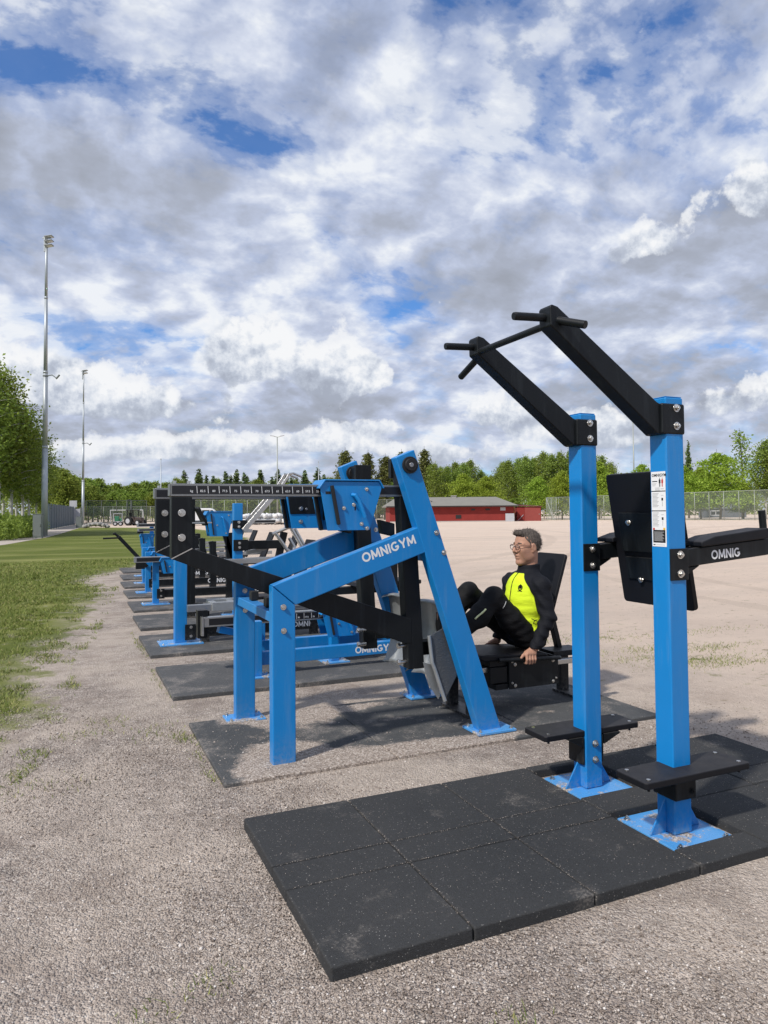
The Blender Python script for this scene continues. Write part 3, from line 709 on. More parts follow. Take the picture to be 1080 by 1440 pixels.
# ------------------------------------------------------------------ 2. leg press
lp = thing('leg_press', 'big blue and black lever leg press with slanted frames, around the half buried mat', 'exercise machine', (1.8, 4.43, 0))
def press_frame(y0, y1, near):
    # front leg, sloping beam, raked rear leg, each welded at a mitre
    mb = MB(); mb.prism([(1.053, .003), (1.185, .003), (1.185, .885), (1.052, 1.000)], y0, y1); leg = part(mb, 'front_leg', M['blue'], lp, .006, 3)
    mb = MB(); mb.prism([(1.0535, 1.002), (1.187, .887), (2.098, 1.188), (2.022, 1.334)], y0, y1); beam = part(mb, 'side_beam', M['blue'], lp, .006, 3)
    mb = MB(); mb.prism([(2.378, .022), (2.535, .022), (1.938, 1.785), (1.815, 1.735)], y0 - .0025, y1 + .0025); rear = part(mb, 'rear_leg', M['blue'], lp, .006, 3)
    zz = -.031 if near else -.009; mb = MB(); mb.box((.99, y0 - .06, .018 + zz), (1.245, y1 + .06, .034 + zz)); fp = part(mb, 'foot_plate', M['sandblue'], lp, .003)
    mb = MB(); mb.box((2.335, y0 - .06, .019), (2.61, y1 + .07, .035)); fp2 = part(mb, 'foot_plate', M['sandblue'], lp, .003)
    for f, xs, z in ((fp, (1.015, 1.22), .034 + zz), (fp2, (2.36, 2.585), .035)):
        for x in xs:
            for y in (y0 - .035, y1 + .04): bolt(f, (x, y, z), (0, 0, 1), .010, .012)
    for x, z in ((1.115, .880), (1.117, .748)): bolt(leg, (x, y0, z), (0, -1, 0), .0125, .012, M['steel'])
    for x, z in ((2.085, 1.277), (2.135, 1.154)): bolt(rear, (x, y0 - .0025, z), (0, -1, 0), .0125, .012, M['steel'])
    # pivot bearing at the top
    mb = MB(); mb.tube([(1.905, y0 - .004, 1.690), (1.905, y0 - .018, 1.690)], .052, 24); mb.tube([(1.905, y0 - .017, 1.690), (1.905, y0 - .030, 1.690)], .040, 24, r1=.036)
    mb.tube([(1.905, y0 - .028, 1.690), (1.905, y0 - .034, 1.690)], .014, 12, M['steel'])
    part(mb, 'pivot_bearing', M['rubber'], rear, .002)
    if near:
        t = MB(); letters(t, 'OMNIGYM', 1.600, 1.108, .057, y0, math.atan2(.108, .350), .2, M['white']); part(t, 'lettering', M['white'], beam)
press_frame(3.93, 4.005, True); press_frame(4.878, 4.955, False)
mb = MB(); mb.beam((1.10, 4.0, .815), (1.10, 4.88, .815), .075, .055); cbm = part(mb, 'cross_beam', M['blue'], lp, .005)
for y in (4.25, 4.62):
    mb = MB(); mb.box((1.09, y - .03, .845), (1.14, y + .03, .905)); part(mb, 'buffer', M['rubber'], lp, .006)
mb = MB(); mb.beam((2.09, 4.0, 1.14), (2.09, 4.88, 1.14), .06, .09); part(mb, 'cross_beam', M['blue'], lp, .005)
for a_, b_, c_ in ((3.99, 4.16, 4.15), (4.74, 4.90, 4.75)):
    mb = MB(); mb.tube([(1.915, a_, 1.69), (1.915, b_, 1.69)], .030, 16); mb.box((1.872, c_ - .02, 1.62), (1.99, c_ + .02, 1.742)); part(mb, 'pivot_hub', M['black'], lp, .003)

SCALE = ['kg', '82.5', '80', '77.5', '75', '72.5', '70', '67.5', '65', '62.5', '60', '57.5', '55', '52.5', '50', '47.5', '45', '42.5']
def press_lever(y0, y1):
    ym = (y0 + y1) / 2
    # upright block at the free end
    mb = MB(); mb.prism([(.524, 1.164), (.524, 1.500), (.634, 1.500), (.634, 1.218)], y0, y1); blk = part(mb, 'lever_head', M['black'], lp, .005, 3)
    mb = MB(); mb.prism([(.525, 1.162), (.635, 1.216), (1.965, .742), (1.965, .590), (1.90, .602)], y0, y1); part(mb, 'lever_arm', M['black'], lp, .005, 3)
    mb = MB(); mb.beam((.524, y0 - .0006, 1.163), (.634, y0 - .0006, 1.217), .0015, .006, (0, 0, 1)); part(mb, 'weld_seam', M['steel'], blk)
    for z in (1.412, 1.277): bolt(blk, (.578, y0, z), (0, -1, 0), .0155, .014)
    # scale rail
    mb = MB(); mb.box((.520, y0 + .002, 1.501), (1.92, y1 - .002, 1.572)); rail = part(mb, 'scale_rail', M['anod'], lp, .004)
    mb = MB(); mb.box((.526, y0 + .0005, 1.514), (1.915, y0 + .004, 1.560)); lab = part(mb, 'scale_label', M['label'], rail)
    mb = MB(); mb.box((.514, y0 + .002, 1.505), (.5195, y1 - .002, 1.570)); part(mb, 'rail_end_plate', M['anod'], rail, .001)
    t = MB()
    x = .60
    for i, s in enumerate(SCALE):
        sz = .017
        w = max(v[0] for v in type_mesh(s, sz)[0])
        printed(t, s, (x + .03 - w / 2, y0 - .0002, 1.526), (1, 0, 0), (0, 0, 1), sz, M['white'], .012)
        t.add([(x + .0595, y0 - .0001, 1.519), (x + .0625, y0 - .0001, 1.519), (x + .0595, y0 - .0001, 1.559), (x + .0565, y0 - .0001, 1.559)], [(0, 1, 2, 3)], M['white'])
        x += .0605
    part(t, 'scale_print', M['white'], lab)
    for x in (.545, .62):
        mb = MB(); mb.tube([(x, ym, 1.572), (x, ym, 1.588)], .010, 10); part(mb, 'screw', M['steel'], rail, .001)
    # swinging upright
    mb = MB(); mb.prism([(1.880, 1.728), (1.982, 1.728), (2.052, .432), (1.945, .432)], y0 + .0025, y1 + .012); sw = part(mb, 'swing_upright', M['black'], lp, .006, 3)
    mb = MB(); mb.prism([(1.76, 1.36), (1.86, 1.335), (1.86, 1.255), (1.775, 1.275)], y0 + .01, y1 - .01); part(mb, 'stop_bracket', M['black'], lp, .004)
    # sliding weight carriage: two cheek plates, roof, end handles
    c0, c1 = y0 - .035, y1 + .055
    poly = [(1.392, 1.590), (1.735, 1.590), (1.752, 1.560), (1.752, 1.545), (1.672, 1.300), (1.405, 1.300), (1.362, 1.545), (1.362, 1.56)]
    mb = MB(); mb.prism(poly, c0, c0 + .005); mb.prism(poly, c1 - .005, c1)
    car = part(mb, 'carriage', M['blue'], lp, .0015)
    mb = MB(); mb.prism([(1.355, 1.545), (1.348, 1.550), (1.388, 1.602), (1.738, 1.602), (1.768, 1.553), (1.761, 1.549), (1.735, 1.594), (1.392, 1.594)], c0 - .012, c1 + .012); part(mb, 'carriage_roof', M['blue'], car, .002)
    mb = MB(); mb.box((1.43, c0 + .006, 1.36), (1.66, c0 + .05, 1.47)); mb.box((1.43, c1 - .05, 1.36), (1.66, c1 - .006, 1.47)); mb.box((1.40, c0 + .006, 1.576), (1.72, c1 - .006, 1.588)); part(mb, 'weight_block', M['black'], car, .003)
    if y0 < 4.5: mb = MB(); mb.beam((1.428, c0 - .014, 1.565), (1.470, c0 - .014, 1.335), .022, .020, (1, 0, 0)); part(mb, 'edge_buffer', M['rubber'], car, .004)
    mb = MB(); mb.beam((1.368, c1 - .03, 1.555), (1.415, c1 - .03, 1.300), .024, .020, (1, 0, 0)); part(mb, 'edge_buffer', M['rubber'], car, .004)
    mb = MB(); mb.tube([(1.560, c0 - .004, 1.510), (1.572, c0 - .024, 1.508), (1.592, c0 - .030, 1.48), (1.628, c0 - .030, 1.39), (1.632, c0 - .030, 1.375)], .013, 12); part(mb, 'handle', M['blue'], car, .001)
    mb = MB(); mb.box((1.575, c0 - .0007, 1.418), (1.584, c0 + .001, 1.455), M['rubber']); mb.box((1.393, c0 - .0009, 1.515), (1.425, c0 + .001, 1.531), M['label']); part(mb, 'latch_slot', M['rubber'], car)
    for x, z in ((1.655, 1.545), (1.508, 1.432), (1.62, 1.337), (1.572, 1.452), (1.655, 1.31)): bolt(car, (x, c0, z), (0, -1, 0), .009, .009)
    if y0 > 4.5:
        mb = MB(); mb.prism([(1.372, 1.57), (1.742, 1.57), (1.702, 1.398), (1.394, 1.398)], c0 - .006, c0 - .0005); pn = part(mb, 'cover_panel', M['black'], car, .002)
        for x, z in ((1.47, 1.435), (1.58, 1.46)): bolt(pn, (x, c0 - .006, z), (0, -1, 0), .011, .010)
        bolt(car, (1.47, c0, 1.345), (0, -1, 0), .011, .010)
    return sw
press_lever(4.04, 4.12); press_lever(4.775, 4.855)

def foot_pad(y0, y1, bar_y, dx=0.0):
    """galvanised tray: a plate for the foot with a rolled rim, carried by the swinging upright"""
    t = MB()
    # profile runs down the plate (x, z): top rim turned back, flat face, kicked-out lower edge
    prof = [(2.150, .800), (2.168, .818), (2.195, .815), (2.212, .795), (2.235, .62), (2.220, .46), (2.175, .345), (2.150, .32)]
    ny = 9; V = []
    for th in (0, 1):
        for i, (x, z) in enumerate(prof):
            for j in range(ny):
                u = j / (ny - 1); y = y0 + (y1 - y0) * u
                e = max(0, abs(u - .5) * 2 - .72) / .28            # the sides roll back toward the lever
                taper = .10 * max(0, (.45 - z)) / .2 * (u - .5)
                V.append((x + dx - .055 * e ** 1.6 - (.006 if th == 0 else 0), y - taper * (y1 - y0), z - .02 * e * (1 if z > .7 else 0)))
    n = len(prof); F = []
    for th in (0, 1):
        o = th * n * ny
        for i in range(n - 1):
            for j in range(ny - 1):
                q = (o + i * ny + j, o + i * ny + j + 1, o + (i + 1) * ny + j + 1, o + (i + 1) * ny + j)
                F.append(q if th else q[::-1])
    def edge(a, b): F.append((a, b, b + n * ny, a + n * ny))
    for j in range(ny - 1): edge(j, j + 1); edge((n - 1) * ny + j + 1, (n - 1) * ny + j)
    for i in range(n - 1): edge((i + 1) * ny, i * ny); edge(i * ny + ny - 1, (i + 1) * ny + ny - 1)
    t.add(V, F)
    pad = part(t, 'foot_tray', M['galv'], lp, smooth=True)
    mb = MB(); mb.box((2.03, bar_y - .03, .50), (2.19, bar_y + .06, .585)); part(mb, 'tray_bracket', M['black'], lp, .004)
    for z in (.575, .475): 
        b = MB(); b.tube([(1.90, bar_y - .045, z), (1.95, bar_y - .045, z)], .012, 10); b.tube([(1.885, bar_y - .045, z), (1.902, bar_y - .045, z)], .018, 6); part(b, 'bolt', M['steel'], pad, .001)
    return pad
pad1 = foot_pad(4.02, 4.45, 4.13, .06); pad2 = foot_pad(4.46, 4.868, 4.80, .03)

# tread plate hanging at the near edge of the tray
def tread_mat():
    m = paint('grey_tread_plate', (.085, .092, .10), .5, metal=.4, var=.2, scale=20); nt = m.node_tree
    p = coords(nt, 'World'); w = N(nt, 'ShaderNodeMapping'); w.inputs['Rotation'].default_value = (0, R(40), 0); w.inputs['Scale'].default_value = (45, 20, 90); nt.links.new(p, w.inputs[0])
    v = N(nt, 'ShaderNodeTexVoronoi'); v.inputs['Scale'].default_value = 1.0; nt.links.new(w.outputs[0], v.inputs['Vector'])
    bump(nt, mth(nt, 'LESS_THAN', v.outputs['Distance'], .42), nt.nodes['Principled BSDF'], .9, .003)
    return m
M['tread'] = tread_mat()
mb = MB()
mb.add([(2.075, 4.02, .630), (2.245, 4.03, .700), (2.30, 4.02, .46), (2.255, 4.00, .37), (2.165, 3.99, .235), (2.090, 4.01, .47),
        (2.08, 4.034, .630), (2.25, 4.044, .700), (2.305, 4.034, .46), (2.26, 4.014, .37), (2.17, 4.004, .235), (2.095, 4.024, .47)],
       [(0, 5, 4, 3, 2, 1), (6, 7, 8, 9, 10, 11)] + [(i, (i + 1) % 6, (i + 1) % 6 + 6, i + 6) for i in range(6)])
part(mb, 'tread_plate', M['tread'], lp, .003)
mb = MB(); mb.tube([(2.072, 4.016, .635), (2.086, 4.006, .47), (2.10, 4.0, .43), (2.162, 3.985, .23)], .012, 10); part(mb, 'tread_rim', M['galv'], lp)
mb = MB(); mb.prism([(2.04, .47), (2.10, .45), (2.160, .25), (2.145, .23), (2.08, .33)], 4.04, 4.05); part(mb, 'tray_lower_lip', M['galv'], lp, .002)

# ------------------------------------------------------------------ 3. sliding seat bench of the leg press
se = thing('leg_press_bench', 'low black sliding seat bench with raked back board, under the seated man', 'bench', (2.9, 4.43, 0))
for y in (4.30, 4.56):
    mb = MB(); mb.beam((2.46, y, .315), (3.62, y, .315), .045, .035); part(mb, 'rail', M['inox'], se, .004)
def bench_leg(x):
    mb = MB(); mb.box((x - .055, 4.24, .0185), (x + .085, 4.62, .036)); pl = part(mb, 'leg_plate', M['black'], se, .002)
    for yy in (4.27, 4.59): bolt(pl, (x + .06, yy, .036), (0, 0, 1), .009, .012)
    for y in (4.29, 4.57):
        mb = MB(); mb.box((x - .030, y - .03, .036), (x + .045, y + .03, .2975)); part(mb, 'leg', M['black'], se, .004)
bench_leg(2.53); bench_leg(3.50)
mb = MB(); mb.beam((2.44, 4.27, .33), (2.56, 4.27, .22), .03, .05, (1, 0, 0)); mb.tube([(2.52, 4.26, .255), (2.52, 4.225, .255)], .02, 12); mb.tube([(2.46, 4.26, .315), (2.46, 4.235, .315)], .016, 12); part(mb, 'adjuster_arm', M['black'], se, .004)
mb = MB(); mb.box((2.80, 4.232, .178), (3.215, 4.242, .372)); side = part(mb, 'side_plate', M['black'], se, .003)
mb = MB(); mb.box((2.80, 4.62, .178), (3.215, 4.63, .372)); part(mb, 'side_plate', M['black'], se, .003)
for lo_, hi_ in (((2.70, 4.245, .178), (2.799, 4.615, .215)), ((2.80, 4.2425, .185), (2.812, 4.6195, .37)), ((3.203, 4.2425, .185), (3.215, 4.6195, .37))):
    mb = MB(); mb.box(lo_, hi_); part(mb, 'carriage_frame', M['black'], se, .003)
for x in (2.825, 2.85, 3.168, 3.193):
    for z in (.20, .345): bolt(side, (x, 4.232, z if x in (2.85, 3.168) else z + .02), (0, -1, 0), .009 if x in (2.85, 3.168) else .006, .009)
mb = MB(); mb.box((2.66, 4.26, .335), (3.14, 4.60, .378)); part(mb, 'seat_frame', M['black'], se, .004)
mb = MB(); mb.box((2.655, 4.245, .225), (2.795, 4.615, .334)); part(mb, 'seat_block', M['black'], se, .004)
mb = MB(); mb.prism([(2.56, .405), (2.575, .43), (3.10, .405), (3.13, .38), (2.60, .385)], 4.22, 4.64); part(mb, 'seat', M['pad'], se, .010, 3)
mb = MB(); mb.tube([(2.70, 4.205, .392), (3.20, 4.205, .366), (3.215, 4.215, .362)], .014, 12); mb.tube([(2.72, 4.205, .391), (2.72, 4.26, .385)], .010, 8); mb.tube([(3.19, 4.205, .367), (3.19, 4.26, .36)], .010, 8); part(mb, 'side_grip', M['black'], se)
mb = MB(); mb.tube([(2.70, 4.655, .392), (3.20, 4.655, .366)], .014, 12); mb.tube([(2.72, 4.655, .391), (2.72, 4.60, .385)], .010, 8); mb.tube([(3.19, 4.655, .367), (3.19, 4.60, .36)], .010, 8); part(mb, 'side_grip', M['black'], se)
mb = MB(); leaned(mb, 3.165, .42, 3.385, 1.085, 4.35, 4.70, .028, .025); part(mb, 'back_board', M['pad'], se, .006, 3)
mb = MB(); mb.beam((3.155, 4.50, .36), (3.325, 4.50, .80), .06, .05, (1, 0, 0)); mb.beam((3.31, 4.50, .78), (3.42, 4.50, .37), .05, .04, (1, 0, 0)); mb.box((3.27, 4.36, .335), (3.55, 4.54, .375)); part(mb, 'back_support', M['black'], se, .004)
# ------------------------------------------------------------------ the other machines of the row
def box_part(t, name, mat, lo, hi, bevel=.004):
    mb = MB(); mb.box(lo, hi); return part(mb, name, M[mat], t, bevel)
def post_and_plate(t, x0, x1, y, z1, plate=(.17, .14)):
    xm = (x0 + x1) / 2; w = x1 - x0
    p = box_part(t, 'post', 'blue', (x0, y - w / 2, .044), (x1, y + w / 2, z1), .006)
    f = box_part(t, 'foot_plate', 'sandblue', (xm - plate[0], y - plate[1], .030), (xm + plate[0], y + plate[1], .044), .003)
    for dx in (-1, 1):
        for dy in (-1, 1): bolt(f, (xm + dx * (plate[0] - .03), y + dy * (plate[1] - .03), .044), (0, 0, 1), .010, .012)
    return p
def base_rail(t, x0, x1, y, z0, z1, mat='black', text='OMNIGYM', tx=2.34, h=.052, w=.07, bracket=True):
    mb = MB(); mb.box((x0, y - w / 2, z0), (x1, y + w / 2, z1)); r = part(mb, 'base_rail', M[mat], t, .005)
    if bracket:
        k = box_part(t, 'rail_bracket', mat, (x0 - .012, y - w / 2 - .018, z0 - .02), (x0 + .10, y - w / 2 - .003, z1 + .02), .003)
        for z in (z0 + .02, z1 - .01): bolt(k, (x0 + .05, y - w / 2 - .018, z), (0, -1, 0), .012, .012)
    if text:
        m = MB(); letters(m, text, tx, (z0 + z1) / 2 - h / 2, h, y - w / 2, 0, .2, M['white']); part(m, 'lettering', M['white'], r)
    return r
def carriage(t, x0, x1, y0, y1, z0, z1):
    q = (x1 - x0)
    poly = [(x0 + .06 * q, z1), (x1 - .03 * q, z1), (x1, z1 - .03), (x1 - .2 * q, z0), (x0 + .13 * q, z0), (x0, z1 - .04)]
    mb = MB(); mb.prism(poly, y0, y0 + .006); mb.prism(poly, y1 - .006, y1); mb.prism([(x0 + .05 * q, z1 - .012), (x0 + .05 * q, z1 - .003), (x1 - .03 * q, z1 - .003), (x1 - .03 * q, z1 - .012)], y0 + .004, y1 - .004)
    c = part(mb, 'carriage', M['blue'], t, .0015)
    mb = MB(); mb.prism([(x0 - .012, z1 - .05), (x0 + .05 * q, z1 + .012), (x1 - .02 * q, z1 + .012), (x1 + .012, z1 - .035), (x1 - .03 * q, z1 + .003), (x0 + .06 * q, z1 + .003)], y0 - .012, y1 + .012); part(mb, 'carriage_roof', M['blue'], c, .002)
    mb = MB(); mb.beam((x0 + .17 * q, y0 - .012, z1 - .03), (x0 + .27 * q, y0 - .012, z0 + .02), .02, .02, (1, 0, 0)); part(mb, 'edge_buffer', M['rubber'], c, .004)
    mb = MB(); mb.tube([(x0 + .56 * q, y0 - .003, z1 - .08), (x0 + .60 * q, y0 - .028, z1 - .09), (x0 + .70 * q, y0 - .028, z0 + .07)], .012, 10); part(mb, 'handle', M['blue'], c)
    for u, w in ((.82, .85), (.40, .45), (.72, .12)): bolt(c, (x0 + u * q, y0, z0 + w * (z1 - z0)), (0, -1, 0), .009, .009)
    return c
def scale_lever(t, x0, x1, y, z0, z1, w=.07, printit=True):
    mb = MB(); mb.box((x0, y - w / 2, z0), (x1, y + w / 2, z1)); r = part(mb, 'scale_rail', M['inox'], t, .004)
    mb = MB(); mb.box((x0 + .04, y - w / 2 - .0015, z0 + .014), (x1 - .01, y - w / 2 + .003, z1 - .014)); lb = part(mb, 'scale_label', M['label'], r)
    if printit:
        m = MB(); x = x0 + .45 * (x1 - x0)
        for s in SCALE:
            if x > x1 - .08: break
            printed(m, s, (x + .012, y - w / 2 - .0022, z0 + .024), (1, 0, 0), (0, 0, 1), .019, M['white'], .012)
            m.add([(x, y - w / 2 - .0021, z0 + .018), (x + .003, y - w / 2 - .0021, z0 + .018), (x + .003, y - w / 2 - .0021, z1 - .018), (x, y - w / 2 - .0021, z1 - .018)], [(0, 1, 2, 3)], M['white'])
            x += .07
        part(m, 'scale_print', M['white'], lb)
    return r

# low lever machine right behind the leg press
t = thing('lever_machine', 'low blue lever machine with a white lettered blue floor rail, directly behind the leg press', 'exercise machine', (2.0, 6.2, 0), group='lever machines in a row')
post_and_plate(t, 1.44, 1.515, 6.02, .50, (.11, .09)); post_and_plate(t, 1.62, 1.695, 6.62, .50, (.11, .09))
base_rail(t, 1.515, 3.25, 6.08, .118, .228, 'blue', tx=2.375, h=.062, bracket=False); base_rail(t, 1.60, 3.25, 6.55, .135, .24, 'blue', None, bracket=False)
box_part(t, 'cross_beam', 'blue', (1.45, 6.06, .41), (1.51, 6.66, .47))
post_and_plate(t, 2.235, 2.315, 6.33, .42, (.12, .11))
carriage(t, 2.13, 2.52, 6.22, 6.44, .275, .53)
scale_lever(t, 1.09, 2.60, 6.34, .43, .515)
box_part(t, 'lever_block', 'black', (1.045, 6.36, .33), (1.13, 6.45, .57)); box_part(t, 'end_plate', 'inox', (1.065, 6.29, .36), (1.085, 6.39, .52), .001)
mb = MB(); mb.beam((1.22, 6.36, .40), (1.48, 6.40, .33), .07, .06); part(mb, 'link', M['blue'], t, .004)
mb = MB(); mb.tube([(2.56, 6.26, .52), (2.60, 6.24, .54), (2.64, 6.24, .49), (2.64, 6.24, .36), (2.60, 6.26, .30)], .011, 10); part(mb, 'release_handle', M['black'], t)
box_part(t, 'swing_upright', 'black', (2.80, 6.30, .20), (2.92, 6.40, .95)); box_part(t, 'top_rail', 'black', (2.2, 6.50, .62), (3.2, 6.58, .69))
mb = MB(); mb.prism([(2.5, .70), (2.52, .74), (3.2, .74), (3.2, .70)], 6.35, 6.72); part(mb, 'seat', M['pad'], t, .01)

# bench machine with the tall blue post
t = thing('lever_machine', 'grey railed bench machine with one thick blue post on a wide pale blue foot plate', 'exercise machine', (2.0, 8.0, 0), group='lever machines in a row')
post_and_plate(t, 1.06, 1.185, 7.95, .99, (.22, .17))
base_rail(t, 1.17, 3.4, 7.90, .09, .215, tx=2.34, h=.06)
box_part(t, 'seat_rail', 'inox', (1.17, 7.76, .375), (1.47, 7.85, .445)); 
for y in (7.72, 8.02): box_part(t, 'seat_rail', 'galv', (1.42, y, .375), (2.7, y + .07, .465))
box_part(t, 'rail_tie', 'galv', (1.42, 7.79, .385), (1.49, 8.02, .455)); box_part(t, 'rail_tie', 'galv', (1.62, 7.79, .385), (1.69, 8.02, .455))
for x in (1.33, 2.55): box_part(t, 'leg', 'black', (x, 7.86, .03), (x + .085, 7.94, .375))
mb = MB(); mb.prism([(1.75, .47), (1.76, .50), (2.3, .50), (2.31, .47)], 7.74, 8.06); part(mb, 'seat', M['pad'], t, .01)
mb = MB(); leaned(mb, 2.34, .50, 2.56, 1.10, 7.74, 8.06, .03); part(mb, 'back_board', M['pad'], t, .006)

# station with the tall slim post, slanted steel arms and bent tubes
t = thing('multi_gym', 'tall blue post station with slanted bare steel arms, bent steel tubes and a black upright', 'exercise machine', (2.1, 9.75, 0), group='lever machines in a row')
post_and_plate(t, 2.07, 2.19, 9.75, 1.54, (.2, .16))
mb = MB(); mb.box((2.06, 9.67, .90), (2.26, 9.685, 1.05)); k = part(mb, 'rail_bracket', M['black'], t, .003)
for z in (.945, 1.005): bolt(k, (2.14, 9.67, z), (0, -1, 0), .014, .014)
box_part(t, 'seat_rail', 'black', (2.19, 9.70, .915), (2.735, 9.80, 1.03))
mb = MB(); mb.beam((2.78, 9.75, 1.14), (2.66, 9.75, .62), .07, .09, (1, 0, 0)); part(mb, 'strut', M['black'], t, .004)
mb = MB(); mb.box((2.05, 9.66, 1.20), (2.24, 9.69, 1.31)); k = part(mb, 'arm_bracket', M['black'], t, .003)
for z in (1.225, 1.285): bolt(k, (2.13, 9.66, z), (0, -1, 0), .014, .014)
for y in (9.62, 9.86):
    mb = MB(); mb.beam((2.18, y, 1.17), (2.70, y, 1.755), .05, .065); mb.beam((2.695, y, 1.75), (2.82, y, 1.94), .035, .035); part(mb, 'steel_arm', M['inox'], t, .004)
mb = MB(); mb.tube([(2.82, 9.6, 1.94), (2.87, 9.6, 1.95), (3.0, 9.6, 1.90)], .016, 10); mb.tube([(2.82, 9.86, 1.94), (2.87, 9.86, 1.95), (3.0, 9.86, 1.90)], .016, 10); part(mb, 'grip_bar', M['inox'], t)
mb = MB(); mb.box((2.18, 9.60, 1.145), (2.3, 9.9, 1.19)); part(mb, 'arm_hinge', M['inox'], t, .004)
box_part(t, 'black_upright', 'black', (1.475, 9.82, .03), (1.58, 9.92, 1.62)); box_part(t, 'upright_foot', 'black', (1.42, 9.76, .030), (1.64, 9.98, .042), .002)
mb = MB(); leaned(mb, 1.70, 1.24, 1.585, 1.475, 9.70, 9.98, .04); part(mb, 'pad', M['pad'], t, .006)
mb = MB(); mb.box((1.50, 9.70, 1.275), (1.78, 9.82, 1.292)); part(mb, 'shelf_plate', M['galv'], t, .002)
base_rail(t, 1.58, 3.5, 9.86, .10, .20, tx=2.34, h=.055)
box_part(t, 'long_rail', 'inox', (1.60, 9.55, .735), (2.85, 9.63, .80)); box_part(t, 'rail_leg', 'galv', (2.48, 9.55, .03), (2.58, 9.63, .735))
mb = MB(); mb.beam((2.40, 9.59, .60), (2.52, 9.59, .74), .04, .04); mb.beam((2.66, 9.59, .74), (2.85, 9.59, .62), .04, .04); part(mb, 'brace', M['galv'], t, .003)
for path in ([(2.64, 9.70, 1.13), (2.72, 9.70, 1.02), (2.80, 9.70, .90), (2.86, 9.72, .86), (2.92, 9.75, .87), (2.94, 9.80, .93), (2.88, 9.84, 1.05)],
             [(2.84, 9.66, 1.215), (2.95, 9.66, 1.03), (3.06, 9.66, .84), (3.20, 9.66, .58)],
             [(2.98, 9.90, 1.18), (3.08, 9.90, 1.0), (3.17, 9.90, .86)], [(2.60, 9.70, 1.115), (2.66, 9.70, 1.14), (2.84, 9.66, 1.215)]):
    mb = MB(); mb.tube(path, .024, 10); part(mb, 'bent_tube', M['inox'], t)
mb = MB(); mb.beam((2.30, 9.95, .86), (2.55, 9.95, .90), .06, .05); mb.beam((2.54, 9.95, .90), (2.68, 9.95, .99), .06, .05); part(mb, 'foot_bar', M['anod'], t, .004)

# the four lever machines farther along
def far_lever(label, ylo, x0, rail_x1=3.9, high=False, tx=2.34, low_carriage=True, scale=True, zt=.74, yo=.55):
    y = ylo + yo
    t = thing('lever_machine', label, 'exercise machine', (2.0, y, 0), group='lever machines in a row')
    post_and_plate(t, x0, x0 + .092, y + .1, zt, (.20, .15))
    base_rail(t, x0 + .06, rail_x1, y, .145, .255, tx=tx, h=.075)
    if low_carriage:
        carriage(t, x0 + .09, x0 + .44, y - .10, y + .12, .505, .735)
    if scale: scale_lever(t, x0 - .28, x0 + .6, y + .02, .675, .76, printit=False); box_part(t, 'lever_end', 'black', (x0 - .25, y - .02, .58), (x0 - .12, y + .07, .675))
    box_part(t, 'upright', 'black', (x0 + 1.10, y - .04, .03), (x0 + 1.21, y + .06, 1.1 if high else .9))
    mb = MB(); mb.beam((x0 + 1.30, y + .02, .26), (x0 + 1.12, y + .02, .90), .08, .08, (1, 0, 0)); part(mb, 'strut', M['black'], t, .004)
    if high:
        carriage(t, x0 + .77, x0 + 1.19, y - .12, y + .14, 1.05, 1.43)
        mb = MB(); mb.beam((x0 + 1.08, y, 1.06), (x0 + 1.26, y, .50), .08, .07, (1, 0, 0)); part(mb, 'swing_upright', M['black'], t, .004)
        scale_lever(t, x0 + .5, x0 + 1.9, y + .02, 1.24, 1.30, printit=False)
        mb = MB(); mb.beam((x0 + .80, y - .08, 1.34), (x0 + .84, y - .08, 1.12), .07, .06, (1, 0, 0)); part(mb, 'counter_block', M['black'], t, .004)
    mb = MB(); mb.prism([(x0 + 1.5, .47), (x0 + 1.51, .51), (x0 + 2.0, .51), (x0 + 2.0, .47)], y - .15, y + .2); part(mb, 'seat', M['pad'], t, .01)
    box_part(t, 'seat_post', 'galv', (x0 + 1.7, y - .03, .255), (x0 + 1.8, y + .06, .47))
    mb = MB(); leaned(mb, x0 + 2.02, .50, x0 + 2.25, 1.05, y - .15, y + .2, .03); part(mb, 'back_board', M['pad'], t, .006)
    mb = MB(); mb.beam((x0 + .9, y + .2, .65), (x0 + 2.3, y + .2, .66), .05, .06); part(mb, 'side_rail', M['inox'], t, .004)
    return t
far_lever('blue lever machine with one blue weight carriage at knee height and another at chest height', 10.87, 1.215, high=True)
a = far_lever('lever machine with a long thin black lever reaching out over the lawn edge', 12.65, 1.28, scale=False)
yA = 13.2
mb = MB(); mb.beam((1.30, yA, .486), (.83, yA, 1.02), .05, .06); part(mb, 'long_lever', M['black'], a, .004)
mb = MB(); mb.tube([(.83, yA, 1.02), (.77, yA, 1.075), (.74, yA, 1.065)], .022, 10); mb.tube([(.84, yA - .02, 1.0), (.58, yA - .05, .995)], .016, 10); part(mb, 'lever_grip', M['black'], a)
far_lever('lever machine third from the far end of the row, half hidden by nearer posts', 14.45, 1.40, high=False, scale=False)
far_lever('lever machine last but one in the row, only its floor rail and black upright showing', 16.25, 1.55, low_carriage=False, scale=False)
t = far_lever('blue weight lever station at the far end of the row beside the lawn', 18.1, 1.905, scale=False, low_carriage=False, zt=1.10, yo=.5)
scale_lever(t, 1.59, 2.5, 18.62, 1.09, 1.17, printit=False); scale_lever(t, 1.585, 2.5, 18.4, .985, 1.05, printit=False)
box_part(t, 'lever_end', 'black', (1.60, 18.55, .93), (1.74, 18.66, .985)); carriage(t, 1.66, 1.99, 18.45, 18.7, .55, .91)
